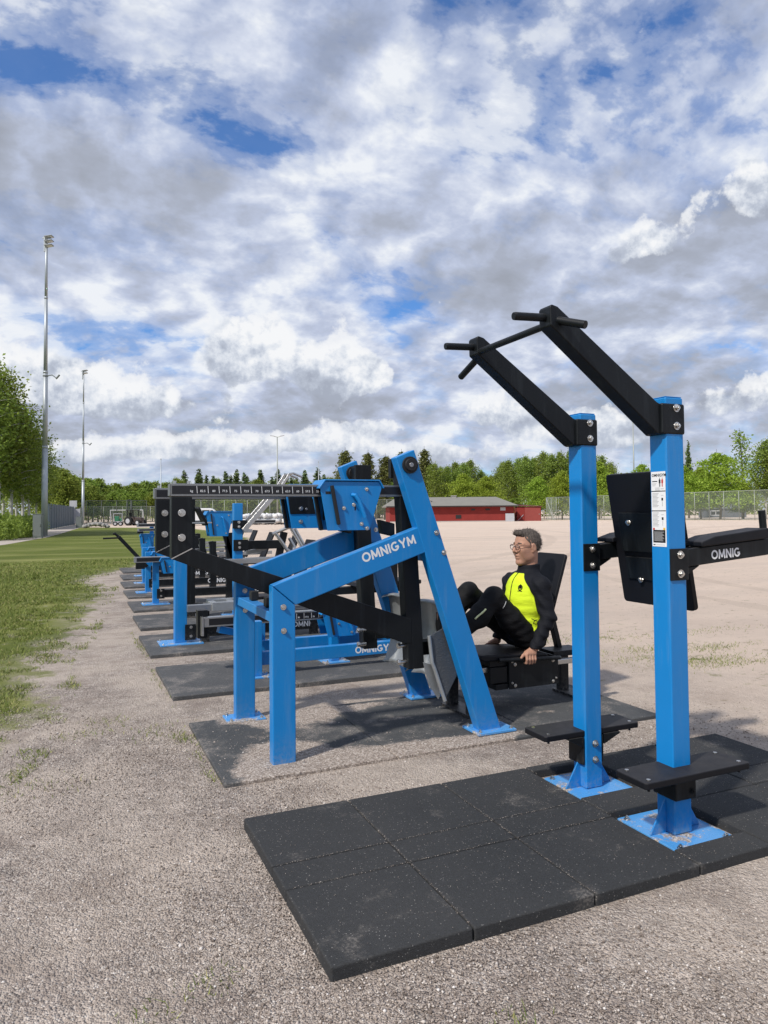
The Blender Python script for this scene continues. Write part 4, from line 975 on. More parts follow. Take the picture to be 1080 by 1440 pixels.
# ------------------------------------------------------------------ foliage
def leaf_mat(name, dark, light, trans=.35):
    m, nt, ns, lk, b = new_mat(name)
    g = N(nt, 'ShaderNodeNewGeometry'); oi = N(nt, 'ShaderNodeObjectInfo')
    k = mth(nt, 'ADD', mth(nt, 'MULTIPLY', g.outputs['Random Per Island'], .75), mth(nt, 'MULTIPLY', oi.outputs['Random'], .25))
    c = mix(nt, k, dark, light)
    hs = N(nt, 'ShaderNodeHueSaturation'); lk.new(c, hs.inputs['Color'])
    lk.new(mth(nt, 'ADD', mth(nt, 'MULTIPLY', oi.outputs['Random'], .03), .485), hs.inputs['Hue'])
    c = hs.outputs[0]
    lk.new(c, b.inputs['Base Color']); b.inputs['Roughness'].default_value = .6; b.inputs['Specular IOR Level'].default_value = .25
    t = N(nt, 'ShaderNodeBsdfTranslucent'); lk.new(c, t.inputs['Color'])
    ms = N(nt, 'ShaderNodeMixShader'); ms.inputs[0].default_value = trans
    lk.new(b.outputs[0], ms.inputs[1]); lk.new(t.outputs[0], ms.inputs[2])
    lk.new(ms.outputs[0], nt.nodes['Material Output'].inputs['Surface'])
    return m
M['leaf_birch'] = leaf_mat('birch_leaves', (.115, .17, .027), (.36, .45, .085), .42)
M['leaf_maple'] = leaf_mat('maple_leaves', (.19, .28, .030), (.44, .56, .075), .45)
M['leaf_poplar'] = leaf_mat('poplar_leaves', (.085, .10, .032), (.235, .245, .075))
M['leaf_wood'] = leaf_mat('wood_leaves', (.13, .20, .030), (.36, .45, .085), .45)
M['leaf_pine'] = leaf_mat('pine_needles', (.075, .12, .040), (.21, .28, .09), .32)
M['bark_birch'] = paint('birch_bark', (.48, .46, .42), .8, var=.35, scale=5)
M['bark'] = paint('brown_bark', (.11, .085, .065), .9, var=.3, scale=4)

def leaves(pts, size, rng, flat=.35):
    """one small leaf spray (a bent four-cornered face) at every point"""
    n = len(pts)
    nrm = rng.normal(size=(n, 3)); nrm[:, 2] = np.abs(nrm[:, 2]) + flat; nrm /= np.linalg.norm(nrm, axis=1, keepdims=True)
    a = np.cross(nrm, rng.normal(size=(n, 3))); a /= np.linalg.norm(a, axis=1, keepdims=True) + 1e-9
    b = np.cross(nrm, a)
    s = size * rng.uniform(.55, 1.3, (n, 1))
    v = np.empty((n, 4, 3))
    v[:, 0] = pts - a * s * .6; v[:, 1] = pts + b * s * .32 + nrm * s * .1; v[:, 2] = pts + a * s * .6; v[:, 3] = pts - b * s * .32 + nrm * s * .1
    return v.reshape(-1, 3)
def leaf_mesh(name, v, mat):
    me = bpy.data.meshes.new(name); n = len(v) // 4
    me.vertices.add(len(v)); me.vertices.foreach_set('co', v.astype(np.float32).ravel())
    me.loops.add(4 * n); me.loops.foreach_set('vertex_index', np.arange(4 * n, dtype=np.int32))
    me.polygons.add(n); me.polygons.foreach_set('loop_start', np.arange(0, 4 * n, 4, dtype=np.int32))
    me.materials.append(mat); me.update(); me.validate()
    return me

def tree_proto(kind, seed, n=5000, size=.32):
    """a tree 10 m tall: (trunk mesh with limbs, crown mesh)"""
    rng = np.random.default_rng(seed); H = 10.0
    tb = MB(); P = []
    bark = M['bark_birch'] if kind == 'birch' else M['bark']
    lean = rng.uniform(-.25, .25, 2)
    tip = np.array([lean[0], lean[1], H])
    if kind == 'poplar': rmax, c0, nl = 1.0, .10, 60
    elif kind == 'birch': rmax, c0, nl = 1.9, .30, 54
    elif kind == 'maple': rmax, c0, nl = 4.3, .16, 64
    elif kind == 'pine': rmax, c0, nl = 1.5, .12, 95
    elif kind == 'sparse': rmax, c0, nl = 1.5, .45, 22
    else: rmax, c0, nl = 2.5, .16, 60
    trunk = [np.array([0, 0, -.15])] + [np.array([lean[0] * t * t + .10 * math.sin(5 * t + seed), lean[1] * t * t + .08 * math.cos(4 * t), H * .97 * t]) for t in (.15, .35, .55, .75, 1)]
    tb.tube(trunk, .17 if kind != 'birch' else .13, 8, bark, r1=.02)
    for i in range(nl):
        t = c0 + (1 - c0) * (i + rng.uniform(0, 1)) / nl
        u = (t - c0) / (1 - c0)
        if kind == 'poplar': w = rmax * (math.sin(math.pi * min(1, .12 + u * .9)) ** .6)
        elif kind == 'birch': w = rmax * (math.sin(math.pi * (.14 + u * .84)) ** .8)
        elif kind == 'maple': w = rmax * (math.cos(max(0, u - .22) / .78 * math.pi / 2) ** .75)
        elif kind == 'pine': w = rmax * ((1 - u) ** 1.05 * .97 + .03)
        elif kind == 'sparse': w = rmax * (1 - u * .6)
        else: w = rmax * (math.sin(math.pi * (.22 + u * .74)) ** .7)
        w *= rng.uniform(.55, 1.12)
        az = i * 2.4 + rng.uniform(-.5, .5)
        rise = {'poplar': 1.5, 'birch': .55, 'maple': .12, 'pine': -.12, 'sparse': .6}.get(kind, .4)
        base = np.array([lean[0] * t * t, lean[1] * t * t, H * t * (.90 if kind != 'pine' else .98)])
        end = base + np.array([math.cos(az) * w, math.sin(az) * w, rise * w * rng.uniform(.6, 1.2)])
        mid = (base + end) / 2 + np.array([0, 0, .12 * w])
        if w > .35: tb.tube([base, mid, end], .045 * (1.15 - u) + .012, 5, bark, r1=.006)
        m = int(n / nl * rng.uniform(.6, 1.4) * ((.35 + w / rmax * .8) if kind != 'pine' else (.06 + 1.9 * (w / rmax) ** 1.3)))
        s = rng.beta(2.2 if kind != 'pine' else 1.3, 1.2, m)[:, None]
        q = base + (end - base) * s + np.array([0, 0, .5]) * (s * (1 - s)) * w
        sg = .20 + .13 * w
        sig = np.array([sg, sg, sg * (.42 if kind == 'maple' else .75)])
        if kind == 'pine': sig = np.array([.07 + .13 * w, .07 + .13 * w, .13])
        q = q + rng.normal(size=(m, 3)) * sig
        if kind == 'birch':
            dr = rng.random(m) < .35; q[dr, 2] -= rng.uniform(0, .8, dr.sum())
        P.append(q)
    P = np.concatenate(P)
    if kind == 'poplar': P[:, :2] *= .95
    mat = {'poplar': M['leaf_poplar'], 'birch': M['leaf_birch'], 'maple': M['leaf_maple'], 'pine': M['leaf_pine'], 'sparse': M['leaf_birch']}.get(kind, M['leaf_wood'])
    crown = leaf_mesh('crown', leaves(P, size, rng), mat)
    me = bpy.data.meshes.new('trunk'); me.from_pydata(tb.v, [], tb.f); me.materials.append(bark); me.update()
    me.polygons.foreach_set('use_smooth', [True] * len(me.polygons))
    return me, crown
PROTO = {}
for kind, seeds, n, size in (('birch', (1, 2, 3), 8000, .21), ('maple', (4, 5, 6), 11000, .29), ('poplar', (7, 8), 4500, .30), ('wood', (9, 10, 11), 6500, .36), ('pine', (12, 13, 14), 4200, .34), ('sparse', (15,), 900, .30)):
    PROTO[kind] = [tree_proto(kind, s, n, size) for s in seeds]
PROTO['grove'] = [tree_proto('birch', s, 9500, .17) for s in (21, 22)]
TREES = random.Random(11)
KINDNAME = {'birch': 'birch_tree', 'grove': 'birch_tree', 'maple': 'maple_tree', 'poplar': 'poplar_tree', 'wood': 'broadleaf_tree', 'pine': 'pine_tree', 'sparse': 'birch_tree'}
def tree(kind, px, d, h, label, group=None, wide=1.0, k=None):
    p = PROTO[kind][k if k is not None else TREES.randrange(len(PROTO[kind]))]
    t = thing(KINDNAME[kind], label, 'tree', far(px, d), TREES.uniform(0, 6.28), group)
    s = h / 10
    for nm, me in (('trunk', p[0]), ('crown', p[1])):
        o = bpy.data.objects.new(nm, me); put(o, t); o.scale = (s * wide, s * wide, s)
    return t
def top(py, px, d):
    """height of a thing whose top is at photo row py"""
    return 1.408 + (719.75 - (px - 540) * .0085 - py) * d / 1013.05

G1 = 'birches of the grove at the left edge'
for px, d, py, lab in ((-30, 44, 470, 'leafy birch cut by the left picture edge, highest of the grove'), (-4, 47, 498, 'leafy birch reaching up beside the left picture edge, second highest of the grove'),
                       (17, 49, 545, 'leafy birch with a thick bright white stem left of the grey cabinet'), (30, 51, 562, 'leafy birch in the middle of the grove'),
                       (41, 54, 590, 'leafy birch leaning over toward the tall light mast'), (52, 58, 612, 'smallest birch of the grove, touching the tall light mast'),
                       (4, 52, 560, 'birch with slim white stem inside the grove, half hidden by its neighbours'), (24, 57, 585, 'birch at the back of the grove, half hidden by its neighbours')):
    tree('grove', px, d, top(py, px, d), lab, G1)
G2 = 'broadleaf trees behind the left lawn'
for px, d, py in ((66, 106, 654), (78, 108, 651), (90, 100, 655), (101, 104, 664), (72, 112, 662), (84, 114, 660), (112, 118, 668), (124, 124, 668), (138, 128, 669), (152, 132, 680), (165, 134, 676), (178, 136, 680), (192, 138, 675), (205, 140, 673), (218, 142, 674), (232, 142, 675), (246, 146, 683), (146, 126, 684), (171, 128, 685), (200, 132, 684), (226, 136, 682), (130, 118, 680), (158, 122, 688), (186, 126, 688), (214, 128, 690), (240, 132, 690)):
    tree('wood', px, d, top(py, px, d), 'dense green broadleaf tree in the wood behind the lawn and the mesh fence', G2, 1.15)
G3 = 'dark pines on the skyline behind the machines'
for i, px in enumerate(range(250, 640, 6)):
    d = 152 + (i * 7) % 18
    py = (664, 671, 659, 674, 667, 657, 672, 664, 668)[i % 9] + (i % 4) + (4 if px > 470 else 0)
    tree('pine' if i % 3 else 'birch', px + (i * 5) % 7 - 3, d, top(py + (0 if i % 3 else 3), px, d), 'dark slender pine on the skyline behind the machines' if i % 3 else 'slim green birch among the dark pines on the skyline', G3 if i % 3 else 'birches among the skyline pines', 1.9 if i % 3 else 1.3)
for i, px in enumerate(range(246, 486, 9)):
    d = 142 + (i * 5) % 9
    tree('wood', px, d, top(677 + (i * 7) % 6, px, d), 'low dark broadleaf tree filling the foot of the pine skyline', 'low trees at the foot of the pines', 1.3)
for px, d, py, lab in ((485, 124, 626, 'columnar poplar above the blue weight carriage, leftmost of the poplars'), (516, 126, 629, 'columnar poplar right of the far frame top'), (541, 127, 634, 'columnar poplar just left of the near frame top'),
                       (566, 128, 628, 'columnar poplar peeping out over the near frame top'), (599, 126, 624, 'columnar poplar right of the near blue frame top')):
    tree('poplar', px, d, top(py, px, d), lab, 'columnar poplars', 1.0)
for i, (px, d, py) in enumerate(((478, 140, 672), (500, 142, 677), (528, 140, 674), (552, 142, 676), (578, 138, 668), (588, 136, 670))):
    tree('wood', px, d, top(py, px, d), 'dark broadleaf tree filling the gaps below the columnar poplars', 'trees below the poplars', 1.1)
G4 = 'birches of the wood behind the red building'
for px, d, py in ((612, 122, 645), (620, 128, 651), (630, 124, 649), (640, 126, 643), (652, 124, 645), (663, 128, 640), (676, 130, 656), (706, 126, 644), (716, 122, 640), (728, 124, 638), (740, 120, 634), (752, 124, 637), (765, 120, 628), (777, 118, 632), (790, 118, 628), (802, 118, 626), (816, 120, 629), (830, 118, 630), (845, 120, 634), (860, 122, 645), (700, 132, 660), (690, 134, 664), (604, 132, 655)):
    tree('birch', px, d, top(py, px, d), 'tall grey green birch in the wood behind the red building', G4, .85)
for px, d, py, lab, wd in ((652, 112, 660, 'bright yellow green maple behind the left half of the grey roof', .95), (684, 113, 664, 'bright yellow green maple behind the right half of the grey roof', .9), (757, 110, 664, 'bright yellow green maple behind the red shed', .85),
                           (790, 108, 655, 'bright yellow green maple left of the far blue post', .8), (842, 106, 642, 'bright yellow green maple just right of the far blue post', .9), (903, 104, 646, 'bright yellow green maple behind the black back board', .9),
                           (868, 108, 668, 'low bright green maple at the fence between the two blue posts', .9), (962, 98, 648, 'bright green maple right beside the near blue post', .85), (1012, 96, 628, 'biggest bright green maple, behind the mesh fence on the right', 1.0),
                           (985, 104, 650, 'smaller green maple between the two biggest ones on the right', .9), (1045, 100, 672, 'low green maple with pale stem behind the right mesh fence', .9)):
    tree('maple', px, d, top(py, px, d), lab, 'maples', wd)
tree('pine', 968, 112, top(618, 968, 112), 'lone spruce top rising behind the maple beside the near blue post', None, .8)
tree('sparse', 1044, 104, top(598, 1044, 104), 'thin half bare birch standing above the green maples on the right', None, .9)
tree('birch', 1076, 98, top(610, 1076, 98), 'leafy dark birch at the right picture edge', None, 1.1, 0)
tree('birch', 1098, 96, top(622, 1098, 96), 'leafy birch half outside the right picture edge', None, 1.2, 1)
for px, d, py in ((712, 112, 702), (726, 110, 698)):
    tree('wood', px, d, top(py, px, d), 'low olive bush beside the red shed roof', 'bushes by the shed', 1.8)

# undergrowth in front of the birch grove and a far wood that closes the view
def bushes(name, label, spots, n, size, mat, seed):
    rng = np.random.default_rng(seed); P = []
    for (px, d, r, h) in spots:
        c = far(px, d); m = int(n * r * h)
        q = rng.normal(size=(m, 3)); q /= np.linalg.norm(q, axis=1, keepdims=True)
        q *= rng.uniform(.55, 1.0, (m, 1)) ** .5
        lump = 1 + .25 * np.sin(q[:, 0] * 7 + c.x) * np.cos(q[:, 1] * 6 + c.y)
        P.append(np.array([c.x, c.y, h * .45]) + q * np.array([r, r, h * .55]) * lump[:, None])
    o = bpy.data.objects.new(name, leaf_mesh(name, leaves(np.concatenate(P), size, rng), mat)); put(o)
    return tag(o, kind='stuff')
bushes('undergrowth', None, [(-14, 40, 1.5, 1.3), (-2, 41, 1.3, 1.6), (8, 43, 1.3, 1.1), (19, 44, 1.2, 1.3), (30, 45, 1.2, 1.0), (38, 47, 1.1, 1.3), (44, 50, 1.0, 1.1), (4, 47, 1.3, 1.5), (33, 50, 1.4, 1.4), (42, 56, 1.4, 1.5)], 700, .15, M['leaf_birch'], 5)
def far_wood():
    rng = np.random.default_rng(8); P = []
    for px in range(-160, 1260, 7):
        d = 176 + 10 * math.sin(px * .05); c = far(px, d)
        h = (6.6 if px < 260 else 8.0 if px < 480 else 8.6 if px < 600 else 9.0) + rng.uniform(-1.2, 1.4)
        for z in np.arange(.4, h, .9):
            w = 1.9 * (1 - (z / h) ** 2 * .7)
            m = 22; q = rng.normal(size=(m, 3)) * np.array([w, w, .5]); P.append(np.array([c.x, c.y, z]) + q)
    o = bpy.data.objects.new('far_wood', leaf_mesh('far_wood', leaves(np.concatenate(P), .7, rng), M['leaf_wood'])); put(o)
    tag(o, kind='stuff')
far_wood()

# ------------------------------------------------------------------ buildings, fences, masts
AZ = -YAW
def local(px, d, rz=0, name=None, label=None, cat=None, group=None):
    return thing(name, label, cat, far(px, d), AZ + rz, group)
def lpart(mb, name, mat, t, bevel=0, smooth=False): return mb.build(name, mat, t, bevel, 2, smooth)
def boards():
    m, nt, ns, lk, b = new_mat('falu_red_boards'); p = coords(nt, 'Object')
    w = N(nt, 'ShaderNodeTexWave'); w.inputs['Scale'].default_value = 2.6; w.bands_direction = 'X'; lk.new(p, w.inputs['Vector'])
    c = mix(nt, noise(nt, p, 1.3, 6), (.20, .018, .014), (.30, .034, .026))
    c = mix(nt, ramp(nt, w.outputs['Fac'], [(.0, .55), (.12, 0.0)]), c, (.10, .010, .010))
    lk.new(c, b.inputs['Base Color']); b.inputs['Roughness'].default_value = .85; bump(nt, w.outputs['Fac'], b, .4, .03)
    return m
M['boards'] = boards()
M['roofing'] = paint('grey_felt_roof', (.21, .20, .175), .85, var=.15, scale=.8)
M['darkwood'] = paint('dark_eaves', (.03, .022, .02), .8)
M['concrete'] = paint('pale_concrete', (.42, .40, .37), .9, var=.15, scale=3)
M['zinc'] = paint('galvanised_mast', (.40, .43, .45), .5, metal=.5, var=.12, scale=2)
M['greygreen'] = paint('grey_green_cabinet', (.17, .19, .18), .6, var=.15, scale=4)
M['palegrey'] = paint('pale_grey_boards', (.45, .46, .48), .7, var=.12, scale=2)
M['slate'] = paint('slate_blue_panels', (.085, .115, .14), .6, var=.12, scale=2)
M['winglass'] = paint('dark_window', (.015, .017, .02), .12)
M['plastic'] = paint('white_sacks', (.70, .70, .69), .6, var=.18, scale=2.5)
M['stone'] = paint('grey_rubble', (.30, .29, .27), .9, var=.4, scale=5)
M['tire'] = paint('black_tyre', (.012, .012, .012), .8)
M['green'] = paint('green_machine', (.03, .17, .09), .5)
M['vanwhite'] = paint('white_van_paint', (.72, .73, .74), .3, var=.04)

def red_building():
    d = 96; x0 = (560 - 724) * d / FPX; t = local(724, d, R(4), 'red_building', 'long low red board building with a grey roof beyond the gravel pitch', 'building')
    L = x0 - 1.2
    mb = MB(); mb.box((L, 0, -.1), (-.15, 7.5, 2.05)); lpart(mb, 'wall', M['boards'], t)
    mb = MB(); mb.add([(L - .5, -.6, 1.98), (.35, -.6, 1.98), (.35, 8.1, 1.98), (L - .5, 8.1, 1.98), (L + 1.2, 3.7, 3.35), (-1.7, 3.7, 3.35),
                       (L - .5, -.6, 2.12), (.35, -.6, 2.12), (.35, 8.1, 2.12), (L - .5, 8.1, 2.12)],
                      [(3, 2, 1, 0), (0, 1, 7, 6), (1, 2, 8, 7), (2, 3, 9, 8), (3, 0, 6, 9), (6, 7, 5, 4), (7, 8, 5), (8, 9, 4, 5), (9, 6, 4)])
    rf = lpart(mb, 'roof', M['roofing'], t)
    mb = MB(); mb.box((L - .48, -.64, 1.96), (.33, -.605, 2.13)); lpart(mb, 'fascia_board', M['darkwood'], rf)
    for x, y, z, s in ((-11.8, 1.3, 2.45, .42), (-7.9, 3.4, 3.1, .36)):
        mb = MB(); mb.box((x, y, z - .2), (x + s * 1.6, y + s * 1.6, z + s)); mb.box((x - .08, y - .08, z + s), (x + s * 1.6 + .08, y + s * 1.6 + .08, z + s + .1)); lpart(mb, 'roof_vent', M['concrete'], rf)
    for x, z, w, h, mt in ((-8.0, .42, .75, .5, 'darkwood'), (-5.9, 1.5, .5, .22, 'darkwood'), (-4.0, 1.5, .6, .22, 'darkwood'), (-2.0, 1.45, .7, .42, 'palegrey'), (-12.0, 1.45, .6, .22, 'darkwood')):
        mb = MB(); mb.box((x, -.03, z), (x + w, .02, z + h)); f = lpart(mb, 'window', M[mt], t)
        mb = MB(); mb.box((x + .06, -.035, z + .06), (x + w - .06, -.0305, z + h - .06)); lpart(mb, 'pane', M['winglass'] if mt == 'darkwood' else M['palegrey'], f)
    mb = MB(); mb.box((-1.35, -.25, -.05), (-.18, -.08, 1.05)); lpart(mb, 'white_hatch', M['palegrey'], t, .02)
    mb = MB(); mb.box((L, -.05, -.1), (-.15, -.003, .12)); lpart(mb, 'plinth', M['concrete'], t)
    # shed next to it
    t = local(747, d + 2, R(-3), 'red_shed', 'small red shed with a lighter door, right of the long red building', 'shed')
    mb = MB(); mb.box((-1.9, .4, -.1), (1.35, 3.2, 1.95)); lpart(mb, 'wall', M['boards'], t)
    mb = MB(); mb.add([(-2.1, .2, 2.06), (1.5, .2, 1.92), (1.5, 3.4, 1.98), (-2.1, 3.4, 2.2), (-2.1, .2, 2.16), (1.5, .2, 2.02), (1.5, 3.4, 2.08), (-2.1, 3.4, 2.30)], [(3, 2, 1, 0), (4, 5, 6, 7), (0, 1, 5, 4), (1, 2, 6, 5), (2, 3, 7, 6), (3, 0, 4, 7)]); lpart(mb, 'roof', paint('maroon_felt', (.13, .035, .035), .8), t)
    mb = MB(); mb.box((-.85, .34, -.05), (1.28, .395, 1.85)); dr = lpart(mb, 'door', paint('brick_red_door', (.26, .05, .04), .8, scale=3), t)
    mb = MB(); mb.box((1.05, .315, .85), (1.12, .338, 1.0)); lpart(mb, 'handle', M['steel'], dr)
    mb = MB(); mb.beam((-1.85, .30, 0), (-1.05, .34, .85), .05, .05); lpart(mb, 'leaning_board', M['palegrey'], t)
red_building()

def net_mat(name, col, cover):
    m, nt, ns, lk, b = new_mat(name)
    b.inputs['Base Color'].default_value = (*col, 1); b.inputs['Roughness'].default_value = .6
    tr = N(nt, 'ShaderNodeBsdfTransparent'); ms = N(nt, 'ShaderNodeMixShader')
    f = noise(nt, coords(nt, 'World'), 2.0, 4)
    lk.new(mth(nt, 'MULTIPLY', mth(nt, 'ADD', f, .5), cover), ms.inputs[0])
    lk.new(tr.outputs[0], ms.inputs[1]); lk.new(b.outputs[0], ms.inputs[2]); lk.new(ms.outputs[0], nt.nodes['Material Output'].inputs['Surface'])
    return m
M['net'] = net_mat('chain_link_mesh', (.30, .34, .30), .20); M['netdark'] = net_mat('dark_green_mesh', (.04, .07, .05), .26)
M['postgrey'] = paint('grey_fence_post', (.34, .36, .33), .5, metal=.3); M['postdark'] = paint('dark_fence_post', (.05, .06, .05), .6)
def mesh_fence(label, a, b, h, n, net='net', post='postgrey', r=.035, rail=True, name='mesh_fence', h2=None):
    t = thing(name, label, 'fence', a); v = b - a; h2 = h2 or h
    for i in range(n + 1):
        p = v * (i / n); mb = MB(); mb.tube([(p.x, p.y, -.1), (p.x, p.y, h + (h2 - h) * i / n)], r, 6); lpart(mb, 'post', M[post], t, smooth=True)
    if rail:
        mb = MB(); mb.tube([(0, 0, h), (v.x, v.y, h2)], r * .8, 6); lpart(mb, 'top_rail', M[post], t)
    nn = Vector((-v.y, v.x, 0)).normalized() * .02
    mb = MB(); mb.add([Vector((0, 0, .02)) + nn, v + nn + Vector((0, 0, .02)), v + nn + Vector((0, 0, h2)), nn + Vector((0, 0, h))], [(0, 1, 2, 3)]); lpart(mb, 'netting', M[net], t)
    return t
mesh_fence('tall chain link fence along the right side of the gravel pitch', far(770, 107), far(1130, 84), 3.3, 19, h2=3.7)
t = mesh_fence('pale mesh fence end frame with a slanted brace next to the red shed', far(768, 106), far(782, 104), 3.3, 2); mb = MB(); v = far(778, 104.5) - far(768, 106); mb.tube([(0, 0, 3.2), (v.x, v.y, .1)], .05, 6); lpart(mb, 'brace', M['postgrey'], t)
mesh_fence('long green mesh fence behind the row of machines and the white sacks', far(232, 97), far(600, 108), 3.2, 24, 'net')
mesh_fence('dark tall net fence beyond the lawn, between the second light mast and the tractor', far(121, 90), far(206, 92), 3.1, 4, 'netdark', 'postdark', .05)
mesh_fence('second mesh fence with many thin posts behind the small goal', far(118, 112), far(262, 118), 2.6, 11, 'net', 'postgrey', .035)
mesh_fence('tall dark single gate post and net left of the tractor', far(178.5, 88), far(184, 88.2), 3.1, 1, 'netdark', 'postdark', .07)

def panel_fence():
    a, b = far(68, 67), far(105, 98); v = b - a; L = v.length
    t = thing('panel_fence', 'solid slate grey panel fence running away beside the footpath', 'fence', a, math.atan2(v.y, v.x))
    n = 13
    for i in range(n):
        mb = MB(); mb.box((L * i / n + .06, -.02, .05), (L * (i + 1) / n - .06, .02, 2.4)); lpart(mb, 'panel', M['slate'], t, .008)
    for i in range(n + 1):
        mb = MB(); mb.box((L * i / n - .055, -.05, -.1), (L * i / n + .055, .05, 2.47)); lpart(mb, 'post', M['slate'], t, .008)
panel_fence()
def notice_boards():
    t = local(101, 96, R(20), 'notice_board', 'pale grey stepped board wall at the far end of the footpath', 'board wall')
    for x0, x1, z0, z1 in ((-.95, -.28, .25, 2.35), (-.27, .40, .25, 2.35), (.41, 1.05, .25, 2.15), (-.30, .62, 2.36, 3.25)):
        mb = MB(); mb.box((x0, -.03, z0), (x1, .03, z1)); lpart(mb, 'board', M['palegrey'], t, .01)
    for x in (-.9, .1, 1.0): 
        mb = MB(); mb.box((x - .05, .035, -.1), (x + .05, .12, 2.3)); lpart(mb, 'post', M['postgrey'], t)
notice_boards()

def light_mast(px, d, h, r, label, big):
    t = thing('light_mast', label, 'light mast', far(px, d), AZ)
    secs = ((0, .30, 1.0), (.30, .55, .80), (.55, .80, .62), (.80, 1.0, .48))
    for a, b, k in secs:
        mb = MB(); mb.tube([(0, 0, h * a - (.15 if a == 0 else .1)), (0, 0, h * b)], r * k, 14, r1=r * (k - .12)); mb.tube([(0, 0, h * b - .12), (0, 0, h * b + .02)], r * (k - .06), 14); lpart(mb, 'mast_section', M['zinc'], t, smooth=True)
    mb = MB(); mb.box((-.22, -.22, -.05), (.22, .22, .06)); lpart(mb, 'mast_foot', M['concrete'], t)
    mb = MB(); mb.beam((-.1, -.05, h - .9), (-.1, -.05, h + .1), .08, .08, (1, 0, 0)); mb.beam((-.25, 0, h), (.3, 0, h), .08, .08); lpart(mb, 'lamp_frame', M['zinc'], t)
    for i in range(3 if big else 2):
        z = h + .06 - i * .29
        mb = MB(); mb.prism([(-.10, z + .03), (.40, z + .09), (.42, z + .04), (-.06, z - .05)], -.20, .20); lp_ = lpart(mb, 'flood_lamp', paint('grey_lamp_housing', (.25, .26, .26), .5), t, .02)
        mb = MB(); mb.prism([(-.05, z - .062), (.38, z + .022), (.38, z + .012), (-.05, z - .072)], -.17, .17); lpart(mb, 'lamp_glass', M['vanwhite'], lp_)
    z = h * .535
    mb = MB(); mb.tube([(0, 0, z), (.45, -.05, z + .05), (.75, -.05, z - .18)], .035, 6); mb.tube([(.70, -.05, z - .2), (.92, -.05, z + .05)], .06, 8); mb.tube([(0, 0, z - .03), (0, 0, z + .03)], r * .85, 12); lpart(mb, 'side_bracket', M['greygreen'], t)
light_mast(62.5, 45.8, top(330, 70, 45.8), .20, 'tall grey floodlight mast with three lamps at the left lawn edge', True)
light_mast(116.5, 78.6, top(521, 117, 78.6), .155, 'slimmer grey floodlight mast with two lamps, farther down the footpath', False)
def cabinet(px, d, w, h, label):
    t = thing('electric_cabinet', label, 'cabinet', far(px, d), AZ + R(12))
    mb = MB(); mb.box((-w / 2, -.2, -.05), (w / 2, .22, h)); mb.box((-w / 2 - .02, -.22, h), (w / 2 + .02, .24, h + .04)); lpart(mb, 'body', M['greygreen'], t, .01)
    mb = MB(); mb.box((-w / 2 + .03, -.215, .1), (w / 2 - .03, -.202, h - .05)); dr = lpart(mb, 'door', M['greygreen'], t, .006)
    mb = MB(); mb.box((w / 2 - .10, -.235, h * .5), (w / 2 - .06, -.216, h * .5 + .14)); lpart(mb, 'handle', M['steel'], dr)
cabinet(53.5, 43.6, .50, 1.42, 'grey green electric cabinet at the foot of the tall light mast'); cabinet(111.5, 76, .60, 1.15, 'grey green electric cabinet at the foot of the slimmer light mast')
def street_lamp(px, d, py, r, arms, label, name='street_lamp', cat='street lamp'):
    h = top(py, px, d); t = thing(name, label, cat, far(px, d), AZ)
    mb = MB(); mb.tube([(0, 0, -.1), (0, 0, h)], r, 10, r1=r * .6); lpart(mb, 'pole', M['postgrey'] if arms else M['zinc'], t, smooth=True)
    if arms == 2:
        for s in (-1, 1):
            mb = MB(); mb.tube([(0, 0, h - .05), (s * .45, 0, h + .08)], .045, 6); a = lpart(mb, 'arm', M['postgrey'], t)
            mb = MB(); mb.prism([(s * .4, h + .04), (s * .4, h + .14), (s * .9, h + .22), (s * .95, h + .14)], -.12, .12); lpart(mb, 'lamp_head', M['palegrey'], a, .02)
    elif arms == 1:
        mb = MB(); mb.beam((-.5, 0, h * .58), (.05, 0, h * .58), .06, .06); mb.box((-.12, -.12, h - .02), (.12, .12, h + .08)); lpart(mb, 'bracket', M['zinc'], t)
    else:
        mb = MB(); mb.tube([(0, 0, h - .02), (0, 0, h + .12)], r * .8, 8); lpart(mb, 'pole_cap', M['postgrey'], t)
street_lamp(390, 95, 614, .115, 2, 'double armed street lamp rising behind the weight scale rail')
street_lamp(226, 103, 646, .09, 0, 'bare grey pole on the skyline above the lever end', 'net_pole', 'pole')
street_lamp(448, 112, 650, .08, 0, 'thin bare pole left of the poplars', 'net_pole', 'pole')
street_lamp(892, 112, 592, .13, 1, 'thin light mast between the two blue posts', 'light_mast', 'light mast')

# path beside the grove
def strip(name, pts, w, mat, z):
    P = [Vector(p) for p in pts]; mb = MB(); V = []
    for i, p in enumerate(P):
        d = (P[min(i + 1, len(P) - 1)] - P[max(i - 1, 0)]).normalized(); n = Vector((-d.y, d.x, 0)) * w / 2
        V += [(p.x + n.x, p.y + n.y, z), (p.x - n.x, p.y - n.y, z)]
    mb.add(V, [(2 * i, 2 * i + 1, 2 * i + 3, 2 * i + 2) for i in range(len(P) - 1)]); return tag(mb.build(name, mat), kind='structure')
M['path'] = paint('grit_path', (.42, .37, .32), .95, var=.2, scale=1.5, spec=.1)
strip('footpath', [far(-90, 30), far(-30, 34), far(10, 39.5), far(40, 45), far(62, 53), far(84, 66), far(100, 80), far(112, 98)], 2.3, M['path'], .004)

